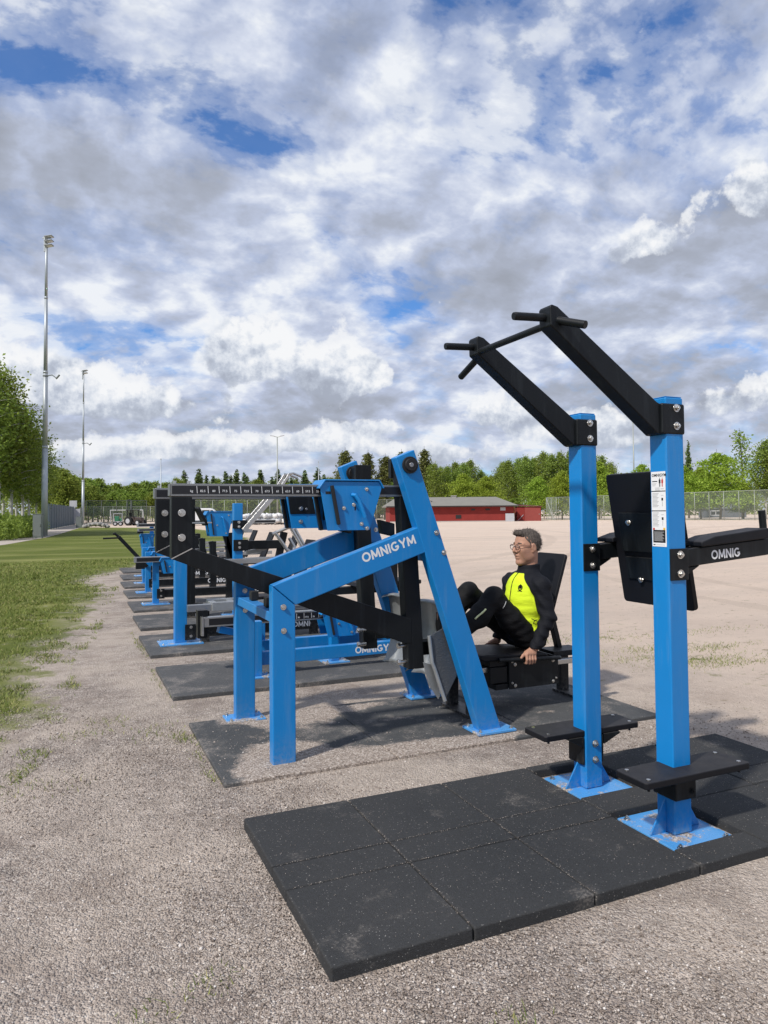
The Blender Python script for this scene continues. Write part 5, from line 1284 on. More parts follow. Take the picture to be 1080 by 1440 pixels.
# things lying about on the far side
def lump(mb, c, r, rng, mat=None, p=2):
    bm = bmesh.new(); bmesh.ops.create_icosphere(bm, subdivisions=2, radius=1)
    s = rng.uniform(.7, 1.25, 3); ph = rng.uniform(0, 6, 3)
    V = []
    for v in bm.verts:
        v.co /= (abs(v.co.x) ** p + abs(v.co.y) ** p + abs(v.co.z) ** p) ** (1 / p)
        k = 1 + .18 * math.sin(v.co.x * 4 + ph[0]) + .14 * math.cos(v.co.y * 5 + ph[1]) + .1 * math.sin(v.co.z * 6 + ph[2])
        V.append((c[0] + v.co.x * r * s[0] * k, c[1] + v.co.y * r * s[1] * k, c[2] + v.co.z * r * s[2] * .8 * k))
    F = [tuple(v.index for v in f.verts) for f in bm.faces]; bm.free(); mb.add(V, F, mat)
rng = np.random.default_rng(31)
for i in range(16):
    px = 119 + i * 2.2; p = far(px, 73 + (i % 3) * .6); hgt = .28 * math.sin(math.pi * (i + .7) / 16.5)
    mb = MB(); lump(mb, (0, 0, .12 + hgt), .24, rng); o = mb.build('rubble_stone', M['stone'], smooth=True, loc=p); tag(o, 'grey stone of the rubble heap at the foot of the slimmer light mast', 'stone', 'stones of the rubble heap')
for i in range(15):
    px = 342 + i * 4.9; p = far(px, 88 + (i % 3) * .7); up = .0 if i % 2 else .0
    mb = MB(); lump(mb, (0, 0, .42), .40, rng, None, 5); lump(mb, (.12, .1, 1.02), .34, rng, None, 5); o = mb.build('white_sack', M['plastic'], smooth=True, loc=p); tag(o, 'slumped white bulk sack standing in the white row below the long mesh fence', 'sack', 'white bulk sacks')
def debris():
    mb = MB()
    for i in range(60):
        p = far(330 + i * 1.7, 84.5 + rng.uniform(-.4, .4)); a = rng.uniform(0, 3.1)
        mb.beam((p.x, p.y, .04 + rng.uniform(0, .1)), (p.x + math.cos(a) * .7, p.y + math.sin(a) * .7, .05 + rng.uniform(0, .15)), .09, .07)
    tag(mb.build('debris', M['darkwood']), kind='stuff')
debris()
def wheel(t, x, y, r, w, name='wheel'):
    mb = MB(); mb.tube([(x, y - w / 2, r), (x, y + w / 2, r)], r, 20); wh = lpart(mb, name, M['tire'], t, .02)
    mb = MB(); mb.tube([(x, y - w / 2 - .01, r), (x, y + w / 2 + .01, r)], r * .55, 14); lpart(mb, 'rim', M['palegrey'], wh)
def van():
    t = local(281, 84, R(8), 'parked_van', 'white van parked beyond the pitch, seen between the black lever head and the blue carriage', 'van')
    mb = MB(); mb.prism([(-2.5, .35), (-2.5, 1.75), (-2.35, 2.0), (1.2, 2.0), (1.55, 1.88), (2.15, 1.25), (2.55, 1.05), (2.6, .35)], -.95, .95); b = lpart(mb, 'body', M['vanwhite'], t, .08)
    mb = MB(); mb.prism([(1.28, 1.25), (1.28, 1.78), (1.55, 1.76), (2.05, 1.25)], -.965, .965); mb.prism([(.35, 1.25), (.35, 1.78), (1.18, 1.78), (1.18, 1.25)], -.965, .965); lpart(mb, 'window', M['winglass'], t)
    for x in (-1.6, 1.7):
        for y in (-.85, .85): wheel(t, x, y, .34, .22)
    mb = MB(); mb.box((2.54, -.9, .3), (2.70, .9, .55)); lpart(mb, 'bumper', M['greygreen'], t, .03)
    for y in (-.7, .7): mb = MB(); mb.box((2.50, y - .15, .75), (2.60, y + .15, .95)); lpart(mb, 'headlight', M['palegrey'], t, .02)
van()
def tractor():
    t = local(191, 88, R(-20), 'compact_tractor', 'dark compact tractor with open cab parked beyond the lawn', 'tractor')
    mb = MB(); mb.prism([(-1.0, .55), (-1.0, 1.0), (-.1, 1.05), (.95, .95), (1.0, .50), (.2, .42)], -.32, .32); lpart(mb, 'body', paint('dark_red_grey', (.07, .05, .045), .5), t, .05)
    mb = MB()
    for x, y in ((-.95, -.45), (-.95, .45), (.0, -.45), (.0, .45)): mb.beam((x, y, .9), (x * .9, y, 1.85), .07, .07, (1, 0, 0))
    mb.box((-1.05, -.55, 1.84), (.15, .55, 1.92)); lpart(mb, 'cab', M['tire'], t, .01)
    mb = MB(); mb.box((-.75, -.25, .98), (-.25, .25, 1.1)); mb.box((-.82, -.25, 1.1), (-.72, .25, 1.55)); lpart(mb, 'seat', M['tire'], t, .03)
    for y in (-.55, .55): wheel(t, -.65, y, .55, .32); wheel(t, .70, y, .36, .24)
    mb = MB(); mb.tube([(.5, .2, .95), (.5, .2, 1.5)], .04, 8); lpart(mb, 'exhaust', M['darkwood'], t)
tractor()
def spray_cart():
    t = local(166, 86, R(15), 'line_marking_cart', 'small green and white cart standing left of the dark tractor', 'cart')
    mb = MB(); mb.box((-.45, -.3, .35), (.45, .3, .55)); lpart(mb, 'chassis', M['palegrey'], t, .02)
    mb = MB(); mb.box((-.38, -.28, .56), (.12, .28, 1.15)); lpart(mb, 'tank', M['green'], t, .06)
    mb = MB()
    for x in (-.48, .48): mb.beam((x, -.3, .45), (x, -.3, 1.45), .06, .06, (1, 0, 0))
    mb.beam((-.5, -.3, 1.45), (.5, -.3, 1.45), .06, .06); lpart(mb, 'frame', M['palegrey'], t, .01)
    for y in (-.36, .36): wheel(t, -.3, y, .26, .12); wheel(t, .3, y, .26, .12)
    mb = MB(); mb.box((.16, -.2, .56), (.42, .2, .9)); lpart(mb, 'pump', M['green'], t, .03)
spray_cart()
def goal():
    t = local(178, 110, R(6), 'small_goal', 'white goal frame with a net far behind the tractor', 'goal')
    mb = MB()
    for x in (-2.4, 2.4): mb.tube([(x, 0, 0), (x, 0, 2.0)], .06, 8); mb.tube([(x, 0, 2.0), (x, 1.2, .05)], .04, 6)
    mb.tube([(-2.4, 0, 2.0), (2.4, 0, 2.0)], .06, 8); lpart(mb, 'goal_frame', M['vanwhite'], t)
    mb = MB(); mb.add([(-2.4, .05, 1.98), (2.4, .05, 1.98), (2.4, 1.2, .03), (-2.4, 1.2, .03)], [(0, 1, 2, 3)]); lpart(mb, 'net', M['net'], t)
goal()
def far_shed():
    t = local(1018, 118, R(-8), 'grey_cabin', 'low grey cabin with a white framed window behind the right mesh fence', 'cabin')
    mb = MB(); mb.box((-3.2, 0, -.1), (3.4, 3, 1.5)); lpart(mb, 'wall', paint('blue_grey_boards', (.10, .11, .13), .8), t)
    mb = MB(); mb.prism([(-3.5, 1.5), (-3.3, 2.3), (3.5, 2.3), (3.7, 1.5)], -.3, 3.3); lpart(mb, 'roof', paint('blue_grey_roof', (.24, .27, .31), .7), t)
    mb = MB(); mb.box((-2.2, -.06, .35), (-.5, -.01, 1.15)); f = lpart(mb, 'window', M['vanwhite'], t)
    for x in (-2.1, -1.32): mb = MB(); mb.box((x, -.075, .45), (x + .7, -.065, 1.05)); lpart(mb, 'pane', M['winglass'], f)
far_shed()
# ------------------------------------------------------------------ the man on the bench: one smooth body, clothes grown round it
class Field:
    """a signed distance grid; rounded bars and ellipsoids are melted into it"""
    def __init__(s, lo, hi, h):
        s.lo = np.array(lo, float); s.h = h
        s.n = np.ceil((np.array(hi) - s.lo) / h).astype(int) + 1
        s.f = np.full(s.n, 1.0, np.float32)
        s.ax = [s.lo[i] + h * np.arange(s.n[i]) for i in range(3)]
    def win(s, lo, hi, pad=.06):
        a = np.clip(np.floor((np.minimum(lo, hi) - pad - s.lo) / s.h).astype(int), 0, s.n); b = np.clip(np.ceil((np.maximum(lo, hi) + pad - s.lo) / s.h).astype(int) + 1, 0, s.n)
        sl = tuple(slice(i, j) for i, j in zip(a, b))
        return sl, np.meshgrid(*[s.ax[i][sl[i]] for i in range(3)], indexing='ij')
    def merge(s, sl, d, k, sub=False):
        f = s.f[sl]
        if sub:
            d = -d; h = np.clip(.5 - .5 * (f - d) / k, 0, 1); s.f[sl] = f * (1 - h) + d * h + k * h * (1 - h)
        else:
            h = np.clip(.5 + .5 * (f - d) / k, 0, 1); s.f[sl] = f * (1 - h) + d * h - k * h * (1 - h)
    def cone(s, a, b, ra, rb, k=.02, sub=False):
        a = np.array(a, float); b = np.array(b, float); m = max(ra, rb)
        sl, (X, Y, Z) = s.win(np.minimum(a, b) - m, np.maximum(a, b) + m)
        ba = b - a; L2 = ba @ ba
        t = np.clip(((X - a[0]) * ba[0] + (Y - a[1]) * ba[1] + (Z - a[2]) * ba[2]) / L2, 0, 1)
        d = np.sqrt((X - a[0] - t * ba[0]) ** 2 + (Y - a[1] - t * ba[1]) ** 2 + (Z - a[2] - t * ba[2]) ** 2) - (ra + (rb - ra) * t)
        s.merge(sl, d, k, sub)
    def chain(s, pts, rs, k=.02):
        for p, q, r0, r1 in zip(pts, pts[1:], rs, rs[1:]): s.cone(p, q, r0, r1, k)
    def ball(s, c, r, k=.02, sub=False, tilt=0):
        """ellipsoid with radii r, tilted about the y axis"""
        c = np.array(c, float); r = np.array(r if hasattr(r, '__len__') else (r, r, r), float); m = r.max()
        sl, (X, Y, Z) = s.win(c - m, c + m)
        x, y, z = X - c[0], Y - c[1], Z - c[2]
        if tilt: ct, st = math.cos(tilt), math.sin(tilt); x, z = x * ct - z * st, x * st + z * ct
        k0 = np.sqrt((x / r[0]) ** 2 + (y / r[1]) ** 2 + (z / r[2]) ** 2); k1 = np.sqrt((x / r[0] ** 2) ** 2 + (y / r[1] ** 2) ** 2 + (z / r[2] ** 2) ** 2)
        s.merge(sl, k0 * (k0 - 1) / np.maximum(k1, 1e-6), k, sub)
    def all(s): return np.meshgrid(*s.ax, indexing='ij')
    def sample(s, P):
        q = np.clip((np.array(P) - s.lo) / s.h, 0, s.n - 1.001); i = q.astype(int); t = q - i; r = 0
        for dx in (0, 1):
            for dy in (0, 1):
                for dz in (0, 1):
                    r = r + s.f[i[..., 0] + dx, i[..., 1] + dy, i[..., 2] + dz] * np.where(dx, t[..., 0], 1 - t[..., 0]) * np.where(dy, t[..., 1], 1 - t[..., 1]) * np.where(dz, t[..., 2], 1 - t[..., 2])
        return r
    def hit(s, p, d, n=400, far=.8):
        """first point of the surface met from p along d"""
        p = np.array(p, float); d = np.array(d, float) / np.linalg.norm(d)
        Q = p + d * np.linspace(0, far, n)[:, None]; v = s.sample(Q); k = np.argmax(v < 0)
        return Vector(Q[k]) if v[k] < 0 else None
    def mesh(s):
        """surface nets"""
        f = s.f; neg = f < 0; n = s.n
        cnt = np.zeros(n - 1, np.int8); acc = np.zeros((*(n - 1), 3), np.float32)
        c = lambda a, dx, dy, dz: a[dx:n[0] - 1 + dx, dy:n[1] - 1 + dy, dz:n[2] - 1 + dz]
        base = [(x, y, z) for x in (0, 1) for y in (0, 1) for z in (0, 1)]
        for ax_ in range(3):
            for p in base:
                if p[ax_]: continue
                q = list(p); q[ax_] = 1
                fa, fb = c(f, *p), c(f, *q); cr = (fa < 0) != (fb < 0)
                t = np.where(cr, fa / np.where(cr, fa - fb, 1), 0)
                cnt += cr
                for k in range(3): acc[..., k] += np.where(cr, (p[k] + t) if k == ax_ else p[k], 0)
        act = cnt > 0; idx = -np.ones(n - 1, np.int64); idx[act] = np.arange(act.sum())
        cell = np.argwhere(act); V = s.lo + (cell + acc[act] / cnt[act][:, None]) * s.h
        F = []
        for ax_ in range(3):
            u, w = (ax_ + 1) % 3, (ax_ + 2) % 3
            a = [slice(1, -1)] * 3; a[ax_] = slice(0, -1); b = list(a); b[ax_] = slice(1, None)
            na, nb = neg[tuple(a)], neg[tuple(b)]; e = np.argwhere(na != nb); sg = na[tuple(e.T)]
            e = e + 1; e[:, ax_] -= 1
            def at(du, dw):
                g = e.copy(); g[:, u] += du; g[:, w] += dw; return idx[tuple(g.T)]
            q = np.stack([at(-1, -1), at(0, -1), at(0, 0), at(-1, 0)], 1)
            q[~sg] = q[~sg][:, ::-1]; F.append(q)
        return V, np.concatenate(F)
def net_obj(fld, name, mats, parent, face_mat=None, relax=1):
    V, F = fld.mesh()
    for _ in range(relax):      # one pass of smoothing takes the grid steps out
        A = np.zeros_like(V); Nn = np.zeros(len(V))
        for i in range(4):
            for j in (1, 3): np.add.at(A, F[:, i], V[F[:, (i + j) % 4]]); np.add.at(Nn, F[:, i], 1)
        V = V * .5 + A / Nn[:, None] * .5
    me = bpy.data.meshes.new(name); me.from_pydata(V.tolist(), [], F.tolist())
    for m in mats: me.materials.append(m)
    if face_mat is not None: me.polygons.foreach_set('material_index', face_mat(V[F].mean(1)).astype(np.int32))
    me.polygons.foreach_set('use_smooth', [True] * len(F)); me.update()
    o = bpy.data.objects.new(name, me); put(o, parent)
    if parent is not None and parent.type == 'EMPTY': o.location = -parent.location
    return o, V

def skin_mat():
    m, nt, ns, lk, b = new_mat('skin'); p = coords(nt, 'World')
    c = mix(nt, noise(nt, p, 38, 5, .6), (.36, .185, .120), (.47, .265, .185)); lk.new(c, b.inputs['Base Color'])
    b.inputs['Roughness'].default_value = .62; b.inputs['Specular IOR Level'].default_value = .3; b.inputs['Subsurface Weight'].default_value = .08; b.inputs['Subsurface Radius'].default_value = (.01, .004, .002); b.inputs['Subsurface Scale'].default_value = .6
    return m
def cloth_mat(name, col, sheen=.0):
    m, nt, ns, lk, b = new_mat(name); p = coords(nt, 'World')
    c = mix(nt, noise(nt, p, 30, 4), tuple(x * .8 for x in col), col); lk.new(c, b.inputs['Base Color']); b.inputs['Roughness'].default_value = .75; b.inputs['Specular IOR Level'].default_value = .2
    w = N(nt, 'ShaderNodeMapping'); w.inputs['Scale'].default_value = (1, 1, 2.4); lk.new(p, w.inputs[0])
    bump(nt, mth(nt, 'ADD', noise(nt, w.outputs[0], 17, 3, .45), mth(nt, 'MULTIPLY', noise(nt, p, 900, 1), .04)), b, .40, .012)
    return m
def jacket_mat():
    m = cloth_mat('two_tone_jacket', (.008, .009, .013)); nt = m.node_tree; lk = nt.links; b = nt.nodes['Principled BSDF']
    old = b.inputs['Base Color'].links[0].from_socket
    a = N(nt, 'ShaderNodeAttribute', attribute_name='panel')
    k = ramp(nt, mth(nt, 'ADD', mth(nt, 'MULTIPLY', a.outputs['Fac'], 60), .5), [(.35, 0.0), (.65, 1.0)])
    lk.new(mix(nt, k, old, (.62, .78, .028)), b.inputs['Base Color']); return m
M['skin'] = skin_mat(); M['jacket'] = jacket_mat(); M['trouser'] = cloth_mat('black_trousers', (.009, .009, .010)); M['shoe'] = paint('black_shoe', (.014, .014, .016), .6)
def hair_mat():
    m, nt, ns, lk, b = new_mat('greying_hair'); p = coords(nt, 'World')
    w = N(nt, 'ShaderNodeMapping'); w.inputs['Scale'].default_value = (1, 1, .35); w.inputs['Rotation'].default_value = (0, R(35), 0); lk.new(p, w.inputs[0])
    f = noise(nt, w.outputs[0], 260, 3, .7); s = N(nt, 'ShaderNodeSeparateXYZ'); lk.new(p, s.inputs[0])
    grey = ramp(nt, mth(nt, 'ADD', s.outputs[0], mth(nt, 'MULTIPLY', s.outputs[2], -.25)), [(2.745 / 4, .8), (2.86 / 4, .1)])
    c = mix(nt, f, (.022, .016, .013), (.135, .108, .088)); lk.new(c, b.inputs['Base Color']); b.inputs['Roughness'].default_value = .6
    bump(nt, f, b, .8, .006); return m
M['hair'] = hair_mat()

def man():
    t = thing('person', 'man in a yellow and black jacket and glasses, sitting on the leg press bench', 'person', (3.05, 4.42, .43))
    HC = np.array([3.090, 4.42, 1.142]); ht = R(-3)
    def hp(f, l, z):      # head frame: f forward, l to his left, z up
        f = f * .90; f2, z2 = f * math.cos(ht) - z * math.sin(ht), f * math.sin(ht) + z * math.cos(ht)
        return (HC[0] - f2, HC[1] - l, HC[2] + z2)
    hips = {-1: (3.035, 4.335, .495), 1: (3.035, 4.515, .495)}
    knee = {-1: (2.735, 4.315, .808), 1: (2.68, 4.565, .822)}
    ankle = {-1: (2.372, 4.285, .560), 1: (2.362, 4.60, .575)}
    sh = {-1: (3.085, 4.245, .872), 1: (3.075, 4.60, .872)}
    elb = {-1: (3.098, 4.185, .655), 1: (3.10, 4.665, .655)}
    wri = {-1: (2.995, 4.190, .463), 1: (2.995, 4.665, .463)}
    # ---- body
    B = Field((2.18, 4.05, .32), (3.36, 4.80, 1.30), .0042)
    B.chain([(3.07, 4.42, .53), (3.10, 4.42, .68), (3.105, 4.42, .82)], [.11, .10, .09], .05)
    for s in (-1, 1):
        B.chain([(3.09, 4.42 + s * .05, .88), sh[s]], [.06, .05], .03); B.chain([sh[s], elb[s], wri[s]], [.042, .034, .026], .02)
        B.chain([hips[s], knee[s], ankle[s]], [.07, .05, .036], .02)
        a = np.array(ankle[s]); B.chain([a, a + (-.055, 0, -.03), a + (-.075, 0, .16)], [.036, .032, .026], .02)
    B.cone(hp(-.030, 0, -.055), (3.105, 4.42, .925), .056, .062, .03)
    B.ball(hp(-.015, 0, .032), (.101, .077, .093), .02); B.ball(hp(.032, 0, -.045), (.064, .058, .080), .03)
    for s in (-1, 1):
        B.cone(hp(-.005, s * .050, -.062), hp(.070, s * .020, -.106), .018, .017, .025)
        B.ball(hp(.074, s * .044, -.014), .021, .02)
        B.cone(hp(.083, s * .014, .032), hp(.074, s * .052, .028), .012, .010, .012)
    for s in (-1, 1): B.ball(hp(.030, s * .050, -.030), (.050, .017, .052), .03)
    B.ball(hp(.082, 0, -.108), (.020, .024, .019), .02)
    B.cone(hp(.090, 0, .026), hp(.124, 0, -.020), .009, .0125, .012)
    for s in (-1, 1): B.ball(hp(.108, s * .013, -.027), .0095, .008)
    for s in (-1, 1):
        B.ball(hp(.104, s * .031, .010), (.013, .019, .012), .010, True); B.ball(hp(.081, s * .031, .009), .0135, .004)
    B.cone(hp(.098, -.018, -.0545), hp(.098, .018, -.0545), .0075, .0075, .007); B.cone(hp(.106, -.006, -.053), hp(.106, .006, -.053), .006, .006, .006)
    B.cone(hp(.096, -.016, -.073), hp(.096, .016, -.073), .008, .008, .007)
    B.cone(hp(.110, -.017, -.0635), hp(.110, .017, -.0635), .0048, .0048, .003, True)
    for s in (-1, 1):
        B.ball(hp(-.010, s * .081, -.002), (.021, .008, .033), .006, tilt=R(-14)); B.ball(hp(-.006, s * .090, .002), (.011, .005, .018), .004, True, tilt=R(-14)); B.ball(hp(-.003, s * .077, -.030), (.010, .007, .010), .006)
    # hands close round the side grips
    for s in (-1, 1):
        gy = 4.205 if s < 0 else 4.655; o = s                      # o points outward from the seat
        w = np.array(wri[s]); B.chain([w, (2.968, gy + o * -.004, .430)], [.024, .026], .015)
        for dx in (-.030, -.010, .012, .032): B.cone((2.962 + dx * .8, gy, .428), (2.950 + dx, gy + o * .018, .418), .017, .013, .012)
        for i, dx in enumerate((-.036, -.013, .010, .032)):
            x = 2.950 + dx; r = (.0098, .0102, .0098, .0085)[i]; L = (1.0, 1.06, 1.0, .85)[i]; gz = .392 - (x - 2.70) * .052
            B.chain([(x, gy + o * .019, gz + .030), (x - .003, gy + o * .029, gz + .002), (x - .003, gy + o * .020, gz - .024 * L), (x - .001, gy - o * .008, gz - .027 * L)], [r * 1.12, r * 1.02, r * .95, r * .85], .0035)
        B.chain([(2.965, gy - o * .010, .436), (2.925, gy - o * .006, .425), (2.892, gy + o * .008, .408), (2.872, gy + o * .016, .396)], [.014, .0115, .0105, .009], .006)
    bo, BV = net_obj(B, 'body', [M['skin']], t)
    # ---- hair
    H = Field(HC - .17, HC + .17, .0036)
    H.ball(hp(-.020, 0, .034), (.0975, .0815, .097), .02); H.ball(hp(.035, 0, .098), (.050, .050, .026), .02); H.cone(hp(.070, -.03, .105), hp(.070, .03, .105), .016, .016, .02)
    X, Y, Z = H.all(); fx = -(X - HC[0]); zz_ = Z - HC[2]; ly = np.abs(Y - HC[1])
    line = np.interp(fx, [-.14, -.07, -.045, -.025, .008, .022, .040, .052, .075, .12], [-.085, -.070, -.030, .030, -.022, .030, .050, .070, .086, .10])
    tuft = .0035 * np.sin(X * 260 + Z * 90) * np.sin(Y * 240 + 1.3) + .0025 * np.sin(X * 520 + Y * 410)
    H.f = np.maximum(H.f + tuft, (line - zz_) * .7)
    ho, HV = net_obj(H, 'hair', [M['hair']], t, relax=0)
    # short strands standing off the scalp, combed back from the brow
    rg = np.random.default_rng(4); ctr = np.array(hp(-.02, 0, .02)); out_ = HV - ctr; out_ /= np.linalg.norm(out_, axis=1, keepdims=True)
    sel = rg.choice(len(HV), 2600); sel = sel[(out_[sel, 2] > -.55)]
    p0 = HV[sel] - out_[sel] * .004; back = np.stack([np.full(len(sel), .75), rg.normal(size=len(sel)) * .35, rg.normal(size=len(sel)) * .3 + np.where(out_[sel, 2] > .5, .25, -.35)], 1)
    fr = (HV[sel, 0] < HC[0] - .055); back[fr] = np.stack([np.full(fr.sum(), -.55), rg.normal(size=fr.sum()) * .35, rg.uniform(.1, .6, fr.sum())], 1)
    L = rg.uniform(.010, .024, (len(sel), 1)); tip = p0 + (out_[sel] * .45 + back * .75) * L; sd_ = np.cross(out_[sel], back); sd_ /= np.linalg.norm(sd_, axis=1, keepdims=True) + 1e-6; sd_ *= .0011
    Q = np.empty((len(sel), 4, 3)); Q[:, 0] = p0 - sd_; Q[:, 1] = p0 + sd_; Q[:, 2] = tip + sd_ * .2; Q[:, 3] = tip - sd_ * .2
    so_ = bpy.data.objects.new('hair_strands', leaf_mesh('hair_strands', Q.reshape(-1, 3), M['hair'])); put(so_, ho)
    # ---- jacket
    J = Field((2.84, 4.05, .40), (3.36, 4.80, 1.05), .0048)
    J.chain([(3.075, 4.42, .50), (3.085, 4.42, .60)], [.128, .128], .04)
    J.ball((3.07, 4.42, .54), (.140, .168, .13), .03); J.ball((3.08, 4.42, .70), (.142, .170, .16), .05); J.ball((3.085, 4.42, .80), (.138, .178, .15), .05); J.ball((3.092, 4.42, .885), (.112, .150, .085), .04)
    for s in (-1, 1):
        J.chain([(3.095, 4.42 + s * .045, .915), sh[s]], [.058, .068], .04)
        J.chain([sh[s], elb[s], wri[s]], [.066, .054, .041], .022); w = np.array(wri[s]); J.cone(w, w + (-.012, 0, -.018), .040, .037, .008)
    J.cone((3.100, 4.42, .915), hp(-.022, 0, -.085), .085, .074, .022)
    X, Y, Z = J.all()
    arm = np.full(J.n, 1.0)
    for s in (-1, 1):
        for p, q in ((sh[s], elb[s]), (elb[s], wri[s])):
            a = np.array(p); ba = np.array(q) - a; tt = np.clip(((X - a[0]) * ba[0] + (Y - a[1]) * ba[1] + (Z - a[2]) * ba[2]) / (ba @ ba), 0, 1)
            arm = np.minimum(arm, np.sqrt((X - a[0] - tt * ba[0]) ** 2 + (Y - a[1] - tt * ba[1]) ** 2 + (Z - a[2] - tt * ba[2]) ** 2))
    # folds: across the belly, at the elbow, down the sleeve
    fold = .0032 * np.sin(Z * 85 + X * 30 + np.sin(Y * 22) * 1.5) * np.clip((.86 - Z) / .2, 0, 1) + .003 * np.sin(Z * 70 - Y * 60 + X * 50) * (arm < .08)
    J.f = J.f + fold
    J.f = np.maximum(J.f, .445 - Z + .2 * np.maximum(0, 3.0 - X))          # hem
    J.f = np.maximum(J.f, (Z - (1.012 + .10 * (X - 3.06))) * .9)      # collar ends below the chin
    jo, JV = net_obj(J, 'jacket', [M['jacket']], t)
    # yellow front panel: signed distance kept per vertex
    Xv, Yv, Zv = JV.T
    a_v = np.full(len(JV), 1.0)
    for s in (-1, 1):
        for p, q in ((sh[s], elb[s]), (elb[s], wri[s])):
            a = np.array(p); ba = np.array(q) - a; tt = np.clip(((JV - a) @ ba) / (ba @ ba), 0, 1); a_v = np.minimum(a_v, np.linalg.norm(JV - a - tt[:, None] * ba, axis=1))
    lat = np.interp(Zv, [.45, .70, .76, .86, .95, .97], [.22, .22, .190, .142, .062, .03])
    panel = np.minimum.reduce([lat - np.abs(Yv - 4.42), 3.165 - Xv, .955 - Zv, np.where(Zv < .80, a_v - .066, 1), Zv - np.where(Xv < 3.02, .60, .455)])
    at = jo.data.attributes.new('panel', 'FLOAT', 'POINT'); at.data.foreach_set('value', panel.astype(np.float32))
    # zip, badge and print on the jacket
    def on_front(y, z, lift=.0015):
        h = J.hit((2.6, y, z), (1, 0, 0)); return (h - Vector((lift, 0, 0))) if h else None
    zp = [q for q in (on_front(4.42 + .004 * math.sin(z * 30), z) for z in np.linspace(.985, .62, 24)) if q]
    mb = MB(); mb.tube(zp, .0035, 6); part_on(mb, 'zip', M['trouser'], jo)
    def decal(name, strokes, cy, cz, sc, w, d=(1, .35, 0)):
        d = np.array(d, float); d /= np.linalg.norm(d); mb = MB()
        for st in strokes:
            P = []
            for u, v in st:
                o_ = np.array([3.08, cy, cz]) + np.array([d[1], -d[0], 0]) * u * sc + np.array([0, 0, 1]) * v * sc
                h = J.hit(o_ - d * .4, d)
                if h: P.append(h - Vector(d) * .001)
            if len(P) > 1: mb.tube(P, w, 5)
        part_on(mb, name, M['trouser'], jo)
    rays = [[(0, .1), (.9 * math.cos(a) * .6, .1 + .9 * math.sin(a) * .75)] for a in np.linspace(-.4, 3.54, 9)]
    decal('badge', rays + [[(.55 * math.cos(a), .1 + .62 * math.sin(a)) for a in np.linspace(0, 6.28, 12)], [(-.6, -.75), (-.2, -.68), (.2, -.68), (.6, -.75)], [(.0, -.6), (0, .9)]], 4.375, .855, .030, .0032)
    decal('hem_print', [[(-.9, .6), (-.2, .2), (.4, .3)], [(-.2, .2), (-.5, -.5), (.1, -.7)], [(.1, .1), (.5, -.3), (.3, -.6), (.8, -.1)], [(-1, -.6), (-.8, -.9)]], 4.30, .625, .030, .0028, (1, 1.1, 0))
    # ---- trousers
    T = Field((2.25, 4.15, .38), (3.30, 4.70, .93), .0048)
    T.ball((3.065, 4.42, .495), (.130, .168, .085), .03)
    for s in (-1, 1):
        k = np.array(knee[s]); a = np.array(ankle[s])
        T.chain([hips[s], (np.array(hips[s]) * .45 + k * .55) + (.0, 0, -.015), k], [.086, .083, .068], .03); T.chain([k, k * .6 + a * .4 + (.02, 0, -.025), a + (.02, 0, .012)], [.068, .072, .056], .03)
    X, Y, Z = T.all()
    T.f = T.f + .0022 * np.sin(X * 38 + Z * 52 + 2 * np.sin(Y * 26)) + .0016 * np.sin(X * 47 - Z * 83 + Y * 40)
    T.f = np.maximum(T.f, .425 - Z)
    to, TV = net_obj(T, 'trousers', [M['trouser']], t)
    def on_leg(p):
        h = T.hit((p[0], 4.05, p[1]), (0, 1, 0)); return h - Vector((0, .0015, 0)) if h else None
    P = [q for q in (on_leg((2.535 + .085 * u, .678 + .062 * u)) for u in np.linspace(0, 1, 8)) if q]
    if len(P) > 1: mb = MB(); mb.tube(P, .0062, 6); part_on(mb, 'reflective_stripe', M['pale'], to)
    P = [q for q in (on_leg((2.765 + .03 * u, .735 + .045 * u)) for u in np.linspace(0, 1, 5)) if q]
    if len(P) > 1: mb = MB(); mb.tube(P, .003, 5); part_on(mb, 'trouser_print', M['grey'], to)
    # ---- shoes
    for s in (-1, 1):
        S = Field(np.array(ankle[s]) - (.16, .08, .14), np.array(ankle[s]) + (.10, .08, .25), .0045); a = np.array(ankle[s])
        S.chain([a + (.01, 0, -.01), a + (-.045, 0, -.045)], [.048, .042], .02); S.chain([a + (-.050, 0, -.045), a + (-.055, 0, .09), a + (-.072, 0, .185)], [.043, .046, .034], .025); S.cone(a, a + (-.05, 0, .10), .04, .038, .03)
        X, Y, Z = S.all(); S.f = np.maximum(S.f, (a[0] - .098) - X)
        net_obj(S, 'shoe', [M['shoe']], t)
    # ---- glasses, eyes, brows
    mb = MB()
    for s in (-1, 1):
        mb.tube([hp(.117 - .004 * abs(math.cos(a)), s * .033 + .025 * math.cos(a), .008 + .0185 * math.sin(a)) for a in np.linspace(0, 2 * math.pi, 19)], .0024, 6, cap=False)
        mb.tube([hp(.114, s * .058, .016), hp(.105, s * .070, .017), hp(.03, s * .079, .012), hp(-.010, s * .083, .014), hp(-.03, s * .080, -.008)], .0023, 6)
    mb.tube([hp(.117, -.009, .012), hp(.124, 0, .016), hp(.117, .009, .012)], .0022, 6)
    g = part(mb, 'glasses', paint('dark_red_frame', (.05, .012, .014), .3), t)
    gm, nt, ns, lk, b = new_mat('lens'); b.inputs['Roughness'].default_value = .05; tr = N(nt, 'ShaderNodeBsdfTransparent'); ms = N(nt, 'ShaderNodeMixShader'); ms.inputs[0].default_value = .05
    lk.new(tr.outputs[0], ms.inputs[1]); lk.new(b.outputs[0], ms.inputs[2]); lk.new(ms.outputs[0], nt.nodes['Material Output'].inputs['Surface'])
